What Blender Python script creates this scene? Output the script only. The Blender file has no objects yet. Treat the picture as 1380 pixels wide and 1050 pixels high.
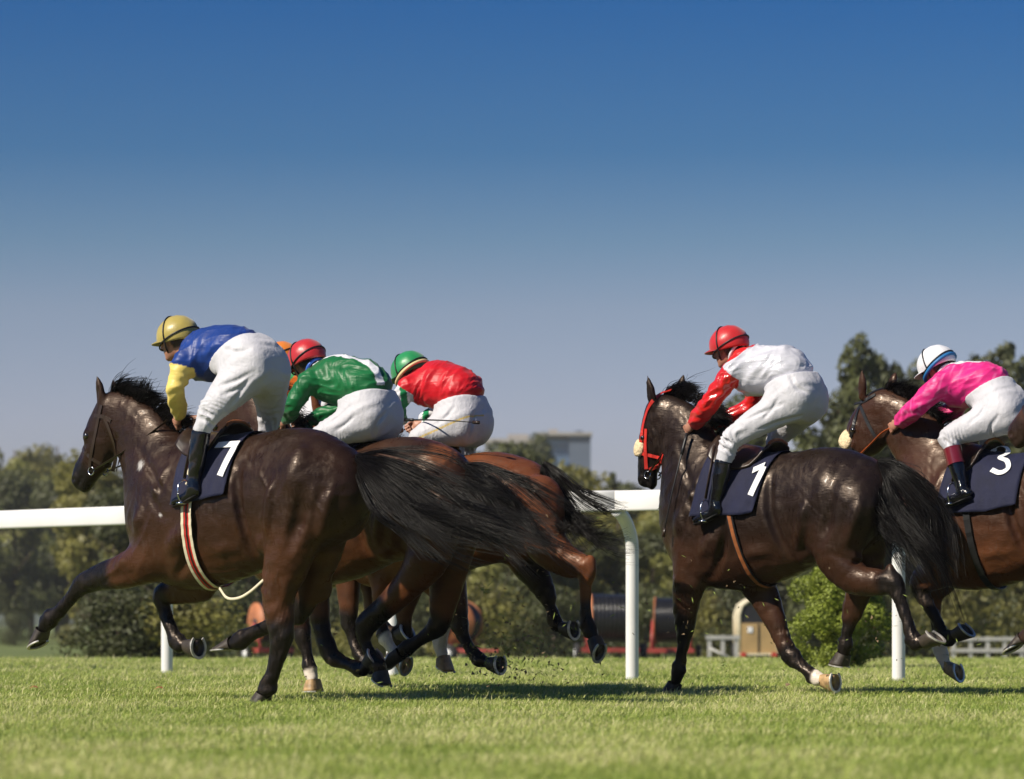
import bpy, math, random
import numpy as np
from mathutils import Vector

# ------------------------------------------------------------------ camera, sky, sun, exposure
SC = bpy.context.scene
COL = SC.collection
FPX, CX, CY, CAMH = 4600.0, 690.0, 842.0, 0.48      # focal length in photo pixels, principal point, camera height
cam_d = bpy.data.cameras.new('camera')
cam = bpy.data.objects.new('camera', cam_d)
COL.objects.link(cam)
cam.location = (0, 0, CAMH)
cam.rotation_euler = (math.radians(90), 0, 0)
cam_d.sensor_width = 36
cam_d.lens = 36 * FPX / 1380
cam_d.shift_y = (CY - 525) / 1380
cam_d.clip_start = 0.5
cam_d.clip_end = 9000
cam_d.dof.use_dof = True
cam_d.dof.focus_distance = 22.0
cam_d.dof.aperture_fstop = 3.3
SC.camera = cam

SUN_DIR = Vector((1.0, 0.62, -0.98)).normalized()     # the way the light travels
sun_d = bpy.data.lights.new('sun', 'SUN')
sun_d.energy = 5.0
sun_d.angle = math.radians(0.55)
sun_d.color = (1.0, 0.91, 0.77)
sun = bpy.data.objects.new('sun', sun_d)
COL.objects.link(sun)
sun.rotation_euler = SUN_DIR.to_track_quat('-Z', 'Y').to_euler()
sun.location = (-20, -10, 30)

W = bpy.data.worlds.new('World')
SC.world = W
W.use_nodes = True
nt = W.node_tree
nt.nodes.clear()
sky = nt.nodes.new('ShaderNodeTexSky')
sky.sky_type = 'NISHITA'
sky.sun_disc = False
sky.sun_elevation = math.asin(-SUN_DIR.z)
sky.sun_rotation = math.atan2(-SUN_DIR.x, -SUN_DIR.y)
sky.air_density = 1.0
sky.dust_density = 0.6
sky.ozone_density = 2.5
# deepen the blue upwards as the polarised sky in the photograph does; it stays so overhead
geo = nt.nodes.new('ShaderNodeTexCoord')
sep = nt.nodes.new('ShaderNodeSeparateXYZ')
nt.links.new(geo.outputs['Generated'], sep.inputs[0])
mr = nt.nodes.new('ShaderNodeMapRange')
mr.inputs['From Min'].default_value = 0.0
mr.inputs['From Max'].default_value = 0.2
nt.links.new(sep.outputs['Z'], mr.inputs['Value'])
ramp = nt.nodes.new('ShaderNodeValToRGB')
SKY_RAMP = [(0.0, (0.40, 0.365, 0.48)), (0.3, (0.425, 0.387, 0.50)), (0.46, (0.35, 0.343, 0.425)), (0.557, (0.219, 0.290, 0.378)), (0.687, (0.080, 0.209, 0.345)), (0.91, (0.010, 0.160, 0.345)), (1.0, (0.010, 0.155, 0.342))]
cr_ = ramp.color_ramp
while len(cr_.elements) < len(SKY_RAMP):
    cr_.elements.new(0.5)
for e, (p, c) in zip(cr_.elements, SKY_RAMP):
    e.position = p
    e.color = (*c, 1)
nt.links.new(mr.outputs[0], ramp.inputs[0])
mul = nt.nodes.new('ShaderNodeMix')
mul.data_type = 'RGBA'
mul.blend_type = 'MULTIPLY'
mul.inputs[0].default_value = 1.0
nt.links.new(sky.outputs[0], mul.inputs[6])
nt.links.new(ramp.outputs[0], mul.inputs[7])
bg = nt.nodes.new('ShaderNodeBackground')
bg.inputs[1].default_value = 0.15
nt.links.new(mul.outputs[2], bg.inputs[0])
wo = nt.nodes.new('ShaderNodeOutputWorld')
nt.links.new(bg.outputs[0], wo.inputs[0])
SC.view_settings.view_transform = 'Standard'
SC.view_settings.look = 'None'
SC.view_settings.exposure = 0.25
SC.view_settings.gamma = 1.0
SC.view_settings.use_curve_mapping = False
SC.cycles.max_bounces = 6
SC.cycles.transparent_max_bounces = 8

RNG = np.random.default_rng(7)
random.seed(7)

# ------------------------------------------------------------------ materials
def nodes_of(name):
    m = bpy.data.materials.new(name)
    m.use_nodes = True
    n = m.node_tree
    return m, n, n.nodes['Principled BSDF']

def mat(name, col=(0.5, 0.5, 0.5), rough=0.5, metal=0.0, spec=0.5, coat=0.0, sheen=0.0, var=0.15, vscale=6.0,
        bump=0.0, bscale=60.0, attr=None, stretch=None, detail=4.0, transl=0.0, rvar=0.0, objvar=0.0, coatr=0.2, bump2=None):
    m, n, b = nodes_of(name)
    L = n.links
    b.inputs['Roughness'].default_value = rough
    b.inputs['Metallic'].default_value = metal
    b.inputs['Specular IOR Level'].default_value = spec
    b.inputs['Coat Weight'].default_value = coat
    b.inputs['Coat Roughness'].default_value = coatr
    b.inputs['Sheen Weight'].default_value = sheen
    tc = n.nodes.new('ShaderNodeTexCoord')
    mp = n.nodes.new('ShaderNodeMapping')
    if stretch:
        mp.inputs['Scale'].default_value = stretch
    L.new(tc.outputs['Object'], mp.inputs[0])
    nz = n.nodes.new('ShaderNodeTexNoise')
    nz.inputs['Scale'].default_value = vscale
    nz.inputs['Detail'].default_value = detail
    L.new(mp.outputs[0], nz.inputs['Vector'])
    mrg = n.nodes.new('ShaderNodeMapRange')
    mrg.inputs['From Min'].default_value = 0.3
    mrg.inputs['From Max'].default_value = 0.7
    mrg.inputs['To Min'].default_value = 1 - var
    mrg.inputs['To Max'].default_value = 1 + var
    L.new(nz.outputs[0], mrg.inputs['Value'])
    mx = n.nodes.new('ShaderNodeMix')
    mx.data_type = 'RGBA'
    mx.blend_type = 'MULTIPLY'
    mx.inputs[0].default_value = 1
    if attr:
        at = n.nodes.new('ShaderNodeAttribute')
        at.attribute_name = attr
        L.new(at.outputs['Color'], mx.inputs[6])
    else:
        mx.inputs[6].default_value = (*col, 1)
    L.new(mrg.outputs[0], mx.inputs[7])
    out = mx.outputs[2]
    if objvar:
        oi = n.nodes.new('ShaderNodeObjectInfo')
        hv = n.nodes.new('ShaderNodeHueSaturation')
        m1 = n.nodes.new('ShaderNodeMapRange')
        m1.inputs['To Min'].default_value = 1 - objvar
        m1.inputs['To Max'].default_value = 1 + objvar
        L.new(oi.outputs['Random'], m1.inputs['Value'])
        L.new(m1.outputs[0], hv.inputs['Value'])
        L.new(out, hv.inputs['Color'])
        out = hv.outputs[0]
    L.new(out, b.inputs['Base Color'])
    if rvar:
        n2 = n.nodes.new('ShaderNodeTexNoise')
        n2.inputs['Scale'].default_value = 9
        n2.inputs['Detail'].default_value = 5
        L.new(tc.outputs['Object'], n2.inputs['Vector'])
        m2 = n.nodes.new('ShaderNodeMapRange')
        m2.inputs['From Min'].default_value = 0.35
        m2.inputs['From Max'].default_value = 0.65
        m2.inputs['To Min'].default_value = max(0.05, rough - rvar)
        m2.inputs['To Max'].default_value = rough + rvar
        L.new(n2.outputs[0], m2.inputs['Value'])
        L.new(m2.outputs[0], b.inputs['Roughness'])
    if bump:
        n3 = n.nodes.new('ShaderNodeTexNoise')
        n3.inputs['Scale'].default_value = bscale
        n3.inputs['Detail'].default_value = 5
        L.new(mp.outputs[0], n3.inputs['Vector'])
        bp = n.nodes.new('ShaderNodeBump')
        bp.inputs['Strength'].default_value = 1.0
        bp.inputs['Distance'].default_value = bump
        L.new(n3.outputs[0], bp.inputs['Height'])
        last = bp
        if bump2:
            n4 = n.nodes.new('ShaderNodeTexNoise')
            n4.inputs['Scale'].default_value = bump2[1]
            n4.inputs['Detail'].default_value = 3
            n4.inputs['Distortion'].default_value = 0.8
            L.new(tc.outputs['Object'], n4.inputs['Vector'])
            b4 = n.nodes.new('ShaderNodeBump')
            b4.inputs['Distance'].default_value = bump2[0]
            L.new(n4.outputs[0], b4.inputs['Height'])
            L.new(bp.outputs[0], b4.inputs['Normal'])
            last = b4
        L.new(last.outputs[0], b.inputs['Normal'])
    if transl:
        tr = n.nodes.new('ShaderNodeBsdfTranslucent')
        L.new(out, tr.inputs[0])
        ms = n.nodes.new('ShaderNodeMixShader')
        ms.inputs[0].default_value = transl
        L.new(b.outputs[0], ms.inputs[1])
        L.new(tr.outputs[0], ms.inputs[2])
        L.new(ms.outputs[0], n.nodes['Material Output'].inputs[0])
    return m

M = {}
M['coat'] = mat('horse_coat', attr='Col', rough=0.38, spec=0.30, coat=0.03, coatr=0.15, var=0.3, vscale=6, rvar=0.09, bump=0.0022, bscale=60,
                stretch=(0.45, 1, 1.5), bump2=(0.0035, 10))
def coat_streaks(m):  # paler streaks in the base colour paint a dusty sheen; roughness varies too
    n = m.node_tree; L = n.links; b = n.nodes['Principled BSDF']
    src = b.inputs['Base Color'].links[0].from_socket
    tc = n.nodes.new('ShaderNodeTexCoord'); mp = n.nodes.new('ShaderNodeMapping'); mp.inputs['Rotation'].default_value = (0, 0.5, 0); mp.inputs['Scale'].default_value = (1.6, 1.0, 0.5)
    L.new(tc.outputs['Object'], mp.inputs[0])
    n1 = n.nodes.new('ShaderNodeTexNoise'); n1.inputs['Scale'].default_value = 34; n1.inputs['Detail'].default_value = 6; n1.inputs['Distortion'].default_value = 0.6
    n2 = n.nodes.new('ShaderNodeTexNoise'); n2.inputs['Scale'].default_value = 5; n2.inputs['Detail'].default_value = 4
    L.new(mp.outputs[0], n1.inputs['Vector']); L.new(tc.outputs['Object'], n2.inputs['Vector'])
    r1 = n.nodes.new('ShaderNodeMapRange'); r1.inputs['From Min'].default_value = 0.48; r1.inputs['From Max'].default_value = 0.72; L.new(n1.outputs[0], r1.inputs['Value'])
    r2 = n.nodes.new('ShaderNodeMapRange'); r2.inputs['From Min'].default_value = 0.45; r2.inputs['From Max'].default_value = 0.68; r2.inputs['To Max'].default_value = 0.5; L.new(n2.outputs[0], r2.inputs['Value'])
    mu = n.nodes.new('ShaderNodeMath'); mu.operation = 'MULTIPLY'; L.new(r1.outputs[0], mu.inputs[0]); L.new(r2.outputs[0], mu.inputs[1])
    hs = n.nodes.new('ShaderNodeMix'); hs.data_type = 'RGBA'; L.new(mu.outputs[0], hs.inputs[0]); L.new(src, hs.inputs[6]); hs.inputs[7].default_value = (0.070, 0.046, 0.033, 1)
    L.new(hs.outputs[2], b.inputs['Base Color'])
    src2 = b.inputs['Roughness'].links[0].from_socket
    ad = n.nodes.new('ShaderNodeMath'); ad.operation = 'ADD'; L.new(src2, ad.inputs[0])
    sc = n.nodes.new('ShaderNodeMapRange'); sc.inputs['From Min'].default_value = 0.3; sc.inputs['From Max'].default_value = 0.7; sc.inputs['To Min'].default_value = -0.10; sc.inputs['To Max'].default_value = 0.12; L.new(n1.outputs[0], sc.inputs['Value'])
    L.new(sc.outputs[0], ad.inputs[1]); L.new(ad.outputs[0], b.inputs['Roughness'])
coat_streaks(M['coat'])
M['coat'].node_tree.nodes['Principled BSDF'].inputs['Specular Tint'].default_value = (1.0, 0.80, 0.66, 1)
M['hair'] = mat('horse_hair', (0.0035, 0.0025, 0.0022), rough=0.32, spec=0.17, var=0.6, vscale=30)
M['hoof'] = mat('hoof_horn', (0.045, 0.034, 0.026), rough=0.5, var=0.4, vscale=20, bump=0.002, bscale=40)
M['hoof_light'] = mat('hoof_horn_light', (0.42, 0.27, 0.13), rough=0.5, var=0.4, vscale=25, bump=0.002, bscale=40)
M['shoe'] = mat('shoe_steel', (0.62, 0.59, 0.53), rough=0.4, metal=0.6, var=0.25, vscale=30)
M['eye'] = mat('eye', (0.01, 0.006, 0.004), rough=0.06, spec=0.8, coat=1, var=0)
M['silk'] = mat('racing_silk', attr='Col', rough=0.44, spec=0.32, sheen=0.10, var=0.12, vscale=7, bump=0.010, bscale=4.0, stretch=(0.5, 0.8, 3.2), bump2=(0.003, 12), detail=3)
M['satin'] = mat('white_satin', attr='Col', rough=0.24, spec=0.7, sheen=0.1, var=0.10, vscale=7, bump=0.016, bscale=5, stretch=(0.5, 0.8, 2.6), bump2=(0.004, 12), detail=2)
M['cloth'] = mat('breeches_cloth', attr='Col', rough=0.6, sheen=0.2, var=0.05, vscale=5, bump=0.012, bscale=7, stretch=(1.6, 1, 0.7), bump2=(0.004, 24), detail=3)
M['skin'] = mat('skin', attr='Col', rough=0.5, var=0.12, vscale=12)
M['boot'] = mat('patent_boot', (0.005, 0.005, 0.006), rough=0.16, spec=0.5, coat=0.35, coatr=0.04, var=0.1, bump=0.005, bscale=17)
M['maroon'] = mat('maroon_boot_cuff', (0.16, 0.012, 0.02), rough=0.18, coat=0.8, var=0.1)
M['black'] = mat('black_strap', (0.01, 0.01, 0.011), rough=0.45, var=0.2)
M['leather'] = mat('brown_leather', (0.30, 0.10, 0.035), rough=0.4, var=0.3, vscale=20)
M['dleather'] = mat('dark_leather', (0.03, 0.017, 0.011), rough=0.35, var=0.3, vscale=20)
M['red'] = mat('red_strap', (0.55, 0.03, 0.02), rough=0.4, var=0.15)
M['orange'] = mat('orange_rein', (0.62, 0.13, 0.03), rough=0.45, var=0.15)
M['cream'] = mat('cream_strap', (0.72, 0.64, 0.45), rough=0.6, var=0.12)
M['green'] = mat('green_strap', (0.02, 0.22, 0.06), rough=0.5, var=0.12)
M['fleece'] = mat('sheepskin', (0.78, 0.62, 0.38), rough=0.95, var=0.15, vscale=60, bump=0.012, bscale=70)
M['navy'] = mat('navy_number_cloth', (0.007, 0.009, 0.034), rough=0.75, spec=0.3, sheen=0.06, var=0.2, vscale=14, bump=0.010, bscale=7, stretch=(1, 1, 0.6), bump2=(0.002, 60))
M['white'] = mat('white_print', (0.80, 0.80, 0.80), rough=0.6, var=0.04)
M['fence'] = mat('fence_paint', (0.42, 0.41, 0.38), rough=0.6, var=0.15)
M['steel'] = mat('bit_steel', (0.6, 0.6, 0.62), rough=0.22, metal=1, var=0.1)
M['rail'] = mat('white_rail_paint', (0.80, 0.79, 0.77), rough=0.38, var=0.05, vscale=2.5, bump=0.0008, bscale=8)
M['helmet'] = mat('helmet_silk', attr='Col', rough=0.38, sheen=0.3, var=0.08, vscale=12, bump=0.003, bscale=16)

# ------------------------------------------------------------------ mesh helpers
def new_obj(name, me, m, parent=None):
    o = bpy.data.objects.new(name, me)
    COL.objects.link(o)
    if m is not None:
        for mm in (m if isinstance(m, (list, tuple)) else [m]):
            me.materials.append(mm)
    if parent is not None:
        o.parent = parent
    return o

def mesh_np(name, V, F, m, parent=None, smooth=True, col=None, matidx=None):
    V = np.asarray(V, np.float32)
    me = bpy.data.meshes.new(name)
    if isinstance(F, np.ndarray):
        nf, k = F.shape
        me.vertices.add(len(V))
        me.vertices.foreach_set('co', V.ravel())
        me.loops.add(nf * k)
        me.loops.foreach_set('vertex_index', F.astype(np.int32).ravel())
        me.polygons.add(nf)
        me.polygons.foreach_set('loop_start', np.arange(0, nf * k, k, dtype=np.int32))
        me.polygons.foreach_set('loop_total', np.full(nf, k, np.int32))
    else:
        me.from_pydata(V.tolist(), [], F)
    me.update(calc_edges=True)
    me.validate()
    if smooth:
        me.polygons.foreach_set('use_smooth', np.ones(len(me.polygons), bool))
    if matidx is not None:
        me.polygons.foreach_set('material_index', np.asarray(matidx, np.int32))
    if col is not None:
        ca = me.color_attributes.new('Col', 'FLOAT_COLOR', 'POINT')
        c4 = np.ones((len(V), 4), np.float32)
        c4[:, :3] = col
        ca.data.foreach_set('color', c4.ravel())
    return new_obj(name, me, m, parent)

class MB:
    """collects shapes into ONE mesh"""
    def __init__(s):
        s.V, s.F = [], []
    def add(s, V, F):
        b = len(s.V)
        s.V += [tuple(map(float, v)) for v in V]
        s.F += [tuple(i + b for i in f) for f in F]
    def box(s, x0, x1, y0, y1, z0, z1, T=None):
        V = [(x, y, z) for x in (x0, x1) for y in (y0, y1) for z in (z0, z1)]
        if T: V = [T(*v) for v in V]
        s.add(V, [(0, 1, 3, 2), (4, 6, 7, 5), (0, 4, 5, 1), (2, 3, 7, 6), (0, 2, 6, 4), (1, 5, 7, 3)])
    def tube(s, P, r, n=8, cap=True, up=(0, 0, 1), ry=None):
        P = np.asarray(P, float)
        N = len(P)
        r = np.full(N, r) if np.isscalar(r) else np.asarray(r, float)
        ry = r if ry is None else (np.full(N, ry) if np.isscalar(ry) else np.asarray(ry, float))
        T = np.gradient(P, axis=0)
        T /= np.linalg.norm(T, axis=1)[:, None] + 1e-9
        V = []
        for i in range(N):
            a = np.cross(T[i], up)
            if np.linalg.norm(a) < 1e-3: a = np.cross(T[i], (0.3, 1, 0))
            a /= np.linalg.norm(a)
            b = np.cross(a, T[i])
            for k in range(n):
                t = 2 * math.pi * k / n
                V.append(P[i] + a * math.cos(t) * r[i] + b * math.sin(t) * ry[i])
        F = []
        for i in range(N - 1):
            for k in range(n):
                F.append((i * n + k, i * n + (k + 1) % n, (i + 1) * n + (k + 1) % n, (i + 1) * n + k))
        if cap:
            F.append(tuple(range(n))[::-1])
            F.append(tuple((N - 1) * n + k for k in range(n)))
        s.add(V, F)
    def band(s, P, Nn, w, th):
        """flat strap along P lying on a surface with normals Nn"""
        P = np.asarray(P, float); Nn = np.asarray(Nn, float)
        T = np.gradient(P, axis=0)
        V, F = [], []
        for i in range(len(P)):
            b = np.cross(T[i], Nn[i]); b /= np.linalg.norm(b) + 1e-9
            for sx, sz in ((-1, 0), (1, 0), (1, 1), (-1, 1)):
                V.append(P[i] + b * sx * w / 2 + Nn[i] * sz * th)
        for i in range(len(P) - 1):
            for k in range(4):
                F.append((i * 4 + k, i * 4 + (k + 1) % 4, i * 4 + 4 + (k + 1) % 4, i * 4 + 4 + k))
        F.append((3, 2, 1, 0)); e = (len(P) - 1) * 4
        F.append((e, e + 1, e + 2, e + 3))
        s.add(V, F)
    def ball(s, c, r, n=10, m=8):
        r = (r, r, r) if np.isscalar(r) else r
        V, F = [], []
        for i in range(m + 1):
            th = math.pi * i / m
            for k in range(n):
                ph = 2 * math.pi * k / n
                V.append((c[0] + r[0] * math.sin(th) * math.cos(ph), c[1] + r[1] * math.sin(th) * math.sin(ph), c[2] + r[2] * math.cos(th)))
        for i in range(m):
            for k in range(n):
                F.append((i * n + k, (i + 1) * n + k, (i + 1) * n + (k + 1) % n, i * n + (k + 1) % n))
        s.add(V, F)
    def build(s, name, m, parent=None, smooth=True):
        o = mesh_np(name, np.array(s.V), s.F, m, parent, smooth)
        return o

def tag(o, label=None, cat=None, group=None, kind=None):
    if label: o['label'] = label
    if cat: o['category'] = cat
    if group: o['group'] = group
    if kind: o['kind'] = kind
    return o

def empty(name, loc=(0, 0, 0), rz=0.0):
    o = bpy.data.objects.new(name, None)
    COL.objects.link(o)
    o.empty_display_size = 0.3
    o.location = loc
    o.rotation_euler = (0, 0, rz)
    return o

def at(px, py, Y):
    return Vector(((px - CX) / FPX * Y, Y, CAMH + (CY - py) / FPX * Y))

def gx(px, Y):
    return (px - CX) / FPX * Y

# ------------------------------------------------------------------ implicit surfaces
def smoothstep(a, b, x):
    t = np.clip((x - a) / (b - a), 0, 1)
    return t * t * (3 - 2 * t)

def catmull(N, n=4):
    N = np.asarray(N, float)
    if len(N) < 3:
        return N
    P = np.vstack([2 * N[0] - N[1], N, 2 * N[-1] - N[-2]])
    out = []
    for i in range(1, len(P) - 2):
        for j in range(n):
            t = j / n
            a, b, c, d = P[i - 1], P[i], P[i + 1], P[i + 2]
            out.append(0.5 * (2 * b + (c - a) * t + (2 * a - 5 * b + 4 * c - d) * t * t + (3 * b - a - 3 * c + d) * t ** 3))
    out.append(P[-2])
    out = np.array(out)
    if out.shape[1] >= 5:
        out[:, 3:] = np.maximum(out[:, 3:], 0.004)
    return out

class SDF:
    def __init__(s, lo, hi, h):
        s.lo = np.array(lo, float)
        s.h = h
        s.n = np.ceil((np.array(hi) - s.lo) / h).astype(int) + 1
        s.ax = [s.lo[i] + h * np.arange(s.n[i]) for i in range(3)]
        s.f = np.full(s.n, 0.5, np.float32)
    def sl(s, lo, hi):
        i0 = np.clip(np.floor((np.asarray(lo) - s.lo) / s.h).astype(int), 0, s.n - 1)
        i1 = np.clip(np.ceil((np.asarray(hi) - s.lo) / s.h).astype(int) + 1, 0, s.n)
        if np.any(i1 <= i0): return None, None
        sls = tuple(slice(a, b) for a, b in zip(i0, i1))
        g = [s.ax[0][sls[0]][:, None, None].astype(np.float32), s.ax[1][sls[1]][None, :, None].astype(np.float32), s.ax[2][sls[2]][None, None, :].astype(np.float32)]
        return sls, g
    def merge(s, sls, d, k, sub=False):
        a = s.f[sls]
        if sub:
            d = -d
            hh = np.maximum(k - np.abs(a - d), 0) / k
            s.f[sls] = np.maximum(a, d) + hh * hh * k * 0.25
        else:
            hh = np.maximum(k - np.abs(a - d), 0) / k
            s.f[sls] = np.minimum(a, d) - hh * hh * k * 0.25
    def chain(s, nodes, k=0.03, sub=False, cap=(1, 1), res=4):
        """nodes: (s, a, z, radius in the plane, lateral radius)"""
        N = catmull(nodes, res) if res > 1 else np.asarray(nodes, float)
        R = N[:, 3:].max(axis=1)
        pad = R.max() + k + 0.02
        sls, g = s.sl(N[:, :3].min(0) - pad, N[:, :3].max(0) + pad)
        if sls is None: return
        best = np.full(s.f[sls].shape, 0.5, np.float32)
        off = np.array([q.start for q in sls])
        for i in range(len(N) - 1):
            p0, p1 = N[i, :3], N[i + 1, :3]
            e = p1 - p0
            ee = max(e @ e, 1e-9)
            rm = max(R[i], R[i + 1]) + k + 0.02
            s2, g2 = s.sl(np.minimum(p0, p1) - rm, np.maximum(p0, p1) + rm)
            if s2 is None: continue
            x, y, z = g2[0] - p0[0], g2[1] - p0[1], g2[2] - p0[2]
            tr = (x * e[0] + y * e[1] + z * e[2]) / ee
            t = np.clip(tr, 0, 1)
            dx, dy, dz = x - t * e[0], y - t * e[1], z - t * e[2]
            ri = N[i, 3] + (N[i + 1, 3] - N[i, 3]) * t
            rl = N[i, 4] + (N[i + 1, 4] - N[i, 4]) * t
            q = (dx * dx + dz * dz) / (ri * ri) + dy * dy / (rl * rl)
            if i == 0 and cap[0] != 1:
                al = np.minimum(tr, 0) ** 2 * ee
                q = q + al * (1 / cap[0] ** 2 - 1) / (ri * ri)
            if i == len(N) - 2 and cap[1] != 1:
                al = np.maximum(tr - 1, 0) ** 2 * ee
                q = q + al * (1 / cap[1] ** 2 - 1) / (ri * ri)
            v = (np.sqrt(q) - 1) * np.minimum(ri, rl)
            ls = tuple(slice(a.start - o, a.stop - o) for a, o in zip(s2, off))
            # clip into local block
            ls2, vs = [], []
            for d_ in range(3):
                a0, a1 = max(ls[d_].start, 0), min(ls[d_].stop, best.shape[d_])
                ls2.append(slice(a0, a1)); vs.append(slice(a0 - ls[d_].start, a1 - ls[d_].start))
            best[tuple(ls2)] = np.minimum(best[tuple(ls2)], v[tuple(vs)])
        s.merge(sls, best, k, sub)
    def ell(s, c, r, k=0.02, ang=0.0, sub=False, R=None):
        """ellipsoid: radii (along, lateral, across) turned by ang in the plane, or a full rotation matrix R"""
        rm = max(r) + k + 0.02
        c = np.asarray(c, float)
        sls, g = s.sl(c - rm, c + rm)
        if sls is None: return
        x, y, z = g[0] - c[0], g[1] - c[1], g[2] - c[2]
        if R is None:
            ca, sa = math.cos(ang), math.sin(ang)
            u = x * ca + z * sa; w = -x * sa + z * ca; v = y
        else:
            u = x * R[0][0] + y * R[0][1] + z * R[0][2]
            v = x * R[1][0] + y * R[1][1] + z * R[1][2]
            w = x * R[2][0] + y * R[2][1] + z * R[2][2]
        d = (np.sqrt((u / r[0]) ** 2 + (v / r[1]) ** 2 + (w / r[2]) ** 2) - 1) * min(r)
        s.merge(sls, d.astype(np.float32), k, sub)
    def plane(s, p, n, k=0.004):
        """keep the side the normal points away from"""
        n = np.asarray(n, float) / np.linalg.norm(n)
        d = (s.ax[0][:, None, None] - p[0]) * n[0] + (s.ax[1][None, :, None] - p[1]) * n[1] + (s.ax[2][None, None, :] - p[2]) * n[2]
        s.f = np.maximum(s.f, d.astype(np.float32))
    def sample(s, P):
        P = np.asarray(P, float)
        q = (P - s.lo) / s.h
        i = np.floor(q).astype(int)
        inside = np.all((i >= 0) & (i < s.n - 1), axis=-1)
        i = np.clip(i, 0, s.n - 2)
        t = q - i
        out = 0
        for dx in (0, 1):
            for dy in (0, 1):
                for dz in (0, 1):
                    w = (t[..., 0] if dx else 1 - t[..., 0]) * (t[..., 1] if dy else 1 - t[..., 1]) * (t[..., 2] if dz else 1 - t[..., 2])
                    out = out + w * s.f[i[..., 0] + dx, i[..., 1] + dy, i[..., 2] + dz]
        return np.where(inside, out, 0.5)
    def grad(s, P):
        e = s.h
        G = np.stack([s.sample(P + d) - s.sample(P - d) for d in np.eye(3) * e], -1)
        return G / (np.linalg.norm(G, axis=-1)[..., None] + 1e-9)
    def march(s, P0, D, tmax, step=0.006):
        """first crossing from P0 along D"""
        P0 = np.atleast_2d(P0); D = np.atleast_2d(D)
        n = int(tmax / step)
        t = np.arange(n) * step
        P = P0[:, None] + D[:, None] * t[None, :, None]
        v = s.sample(P) < 0
        hit = v.any(1)
        i = v.argmax(1)
        tt = t[i] - step * 0.5
        return P0 + D * tt[:, None], hit
    def mesh(s):
        f = s.f
        ins = f < 0
        c = ins[:-1, :-1, :-1].astype(np.int8)
        tot = np.zeros([q - 1 for q in f.shape], np.int8)
        offs = [(a, b, d) for a in (0, 1) for b in (0, 1) for d in (0, 1)]
        for a, b, d in offs:
            tot += ins[a:f.shape[0] - 1 + a, b:f.shape[1] - 1 + b, d:f.shape[2] - 1 + d]
        act = (tot > 0) & (tot < 8)
        idx = np.argwhere(act)
        vals = np.stack([f[idx[:, 0] + a, idx[:, 1] + b, idx[:, 2] + d] for a, b, d in offs], 1)
        P = np.zeros((len(idx), 3)); cnt = np.zeros(len(idx))
        for i in range(8):
            for j in range(i + 1, 8):
                if sum(abs(p - q) for p, q in zip(offs[i], offs[j])) != 1: continue
                va, vb = vals[:, i], vals[:, j]
                m = (va < 0) != (vb < 0)
                t = va[m] / (va[m] - vb[m])
                P[m] += np.array(offs[i]) + t[:, None] * (np.array(offs[j]) - np.array(offs[i]))
                cnt[m] += 1
        P /= cnt[:, None]
        V = s.lo + (idx + P) * s.h
        idm = np.full(act.shape, -1, np.int32)
        idm[act] = np.arange(len(idx))
        F = []
        for ax in range(3):
            sa = [slice(None)] * 3; sb = [slice(None)] * 3
            sa[ax] = slice(0, -1); sb[ax] = slice(1, None)
            A, B = ins[tuple(sa)], ins[tuple(sb)]
            e = np.argwhere(A != B)
            o1, o2 = [(1, 2), (2, 0), (0, 1)][ax]
            ok = (e[:, o1] > 0) & (e[:, o2] > 0) & (e[:, o1] < act.shape[o1]) & (e[:, o2] < act.shape[o2])
            e = e[ok]
            flip = A[tuple(e.T)]
            def cell(d1, d2):
                q = e.copy(); q[:, o1] += d1; q[:, o2] += d2
                return idm[tuple(q.T)]
            q = np.stack([cell(-1, -1), cell(0, -1), cell(0, 0), cell(-1, 0)], 1)
            q = np.where(flip[:, None], q, q[:, ::-1])
            F.append(q)
        F = np.vstack(F)
        F = F[(F >= 0).all(1)]
        return V, F

def vnormals(V, F):
    a = np.cross(V[F[:, 2]] - V[F[:, 0]], V[F[:, 3]] - V[F[:, 1]])
    N = np.zeros_like(V)
    for i in range(4):
        for d in range(3):
            N[:, d] += np.bincount(F[:, i], a[:, d], len(V))
    return N / (np.linalg.norm(N, axis=1)[:, None] + 1e-12)

def relax(V, F, it=2, w=0.5):
    n = len(V)
    for _ in range(it):
        S = np.zeros_like(V); C = np.zeros(n)
        for a, b in ((0, 1), (1, 2), (2, 3), (3, 0)):
            i, j = F[:, a], F[:, b]
            for d in range(3):
                S[:, d] += np.bincount(i, V[j, d], n) + np.bincount(j, V[i, d], n)
            C += np.bincount(i, minlength=n) + np.bincount(j, minlength=n)
        V = V * (1 - w) + w * S / np.maximum(C, 1)[:, None]
    return V

def wav(P, dirs, seed, wl, amp, warp=0.6, ridge=False):
    """fold-like noise: warped waves along the given directions"""
    r = np.random.default_rng(seed)
    out = np.zeros(len(P))
    w1 = np.sin(P @ r.normal(size=3) * 9 + r.random() * 6) + np.sin(P @ r.normal(size=3) * 15 + r.random() * 6)
    w2 = np.sin(P @ r.normal(size=3) * 11 + r.random() * 6) * np.sin(P @ r.normal(size=3) * 7)
    for d in dirs:
        d = np.asarray(d, float); d = d / np.linalg.norm(d)
        ph = P @ d * 2 * math.pi / wl + warp * 3 * w1 + r.random() * 6
        v = np.sin(ph)
        if ridge: v = 1 - 2 * np.abs(v) ** 0.6
        out += v * (0.55 + 0.45 * w2)
    return out * amp / len(dirs)

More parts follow.
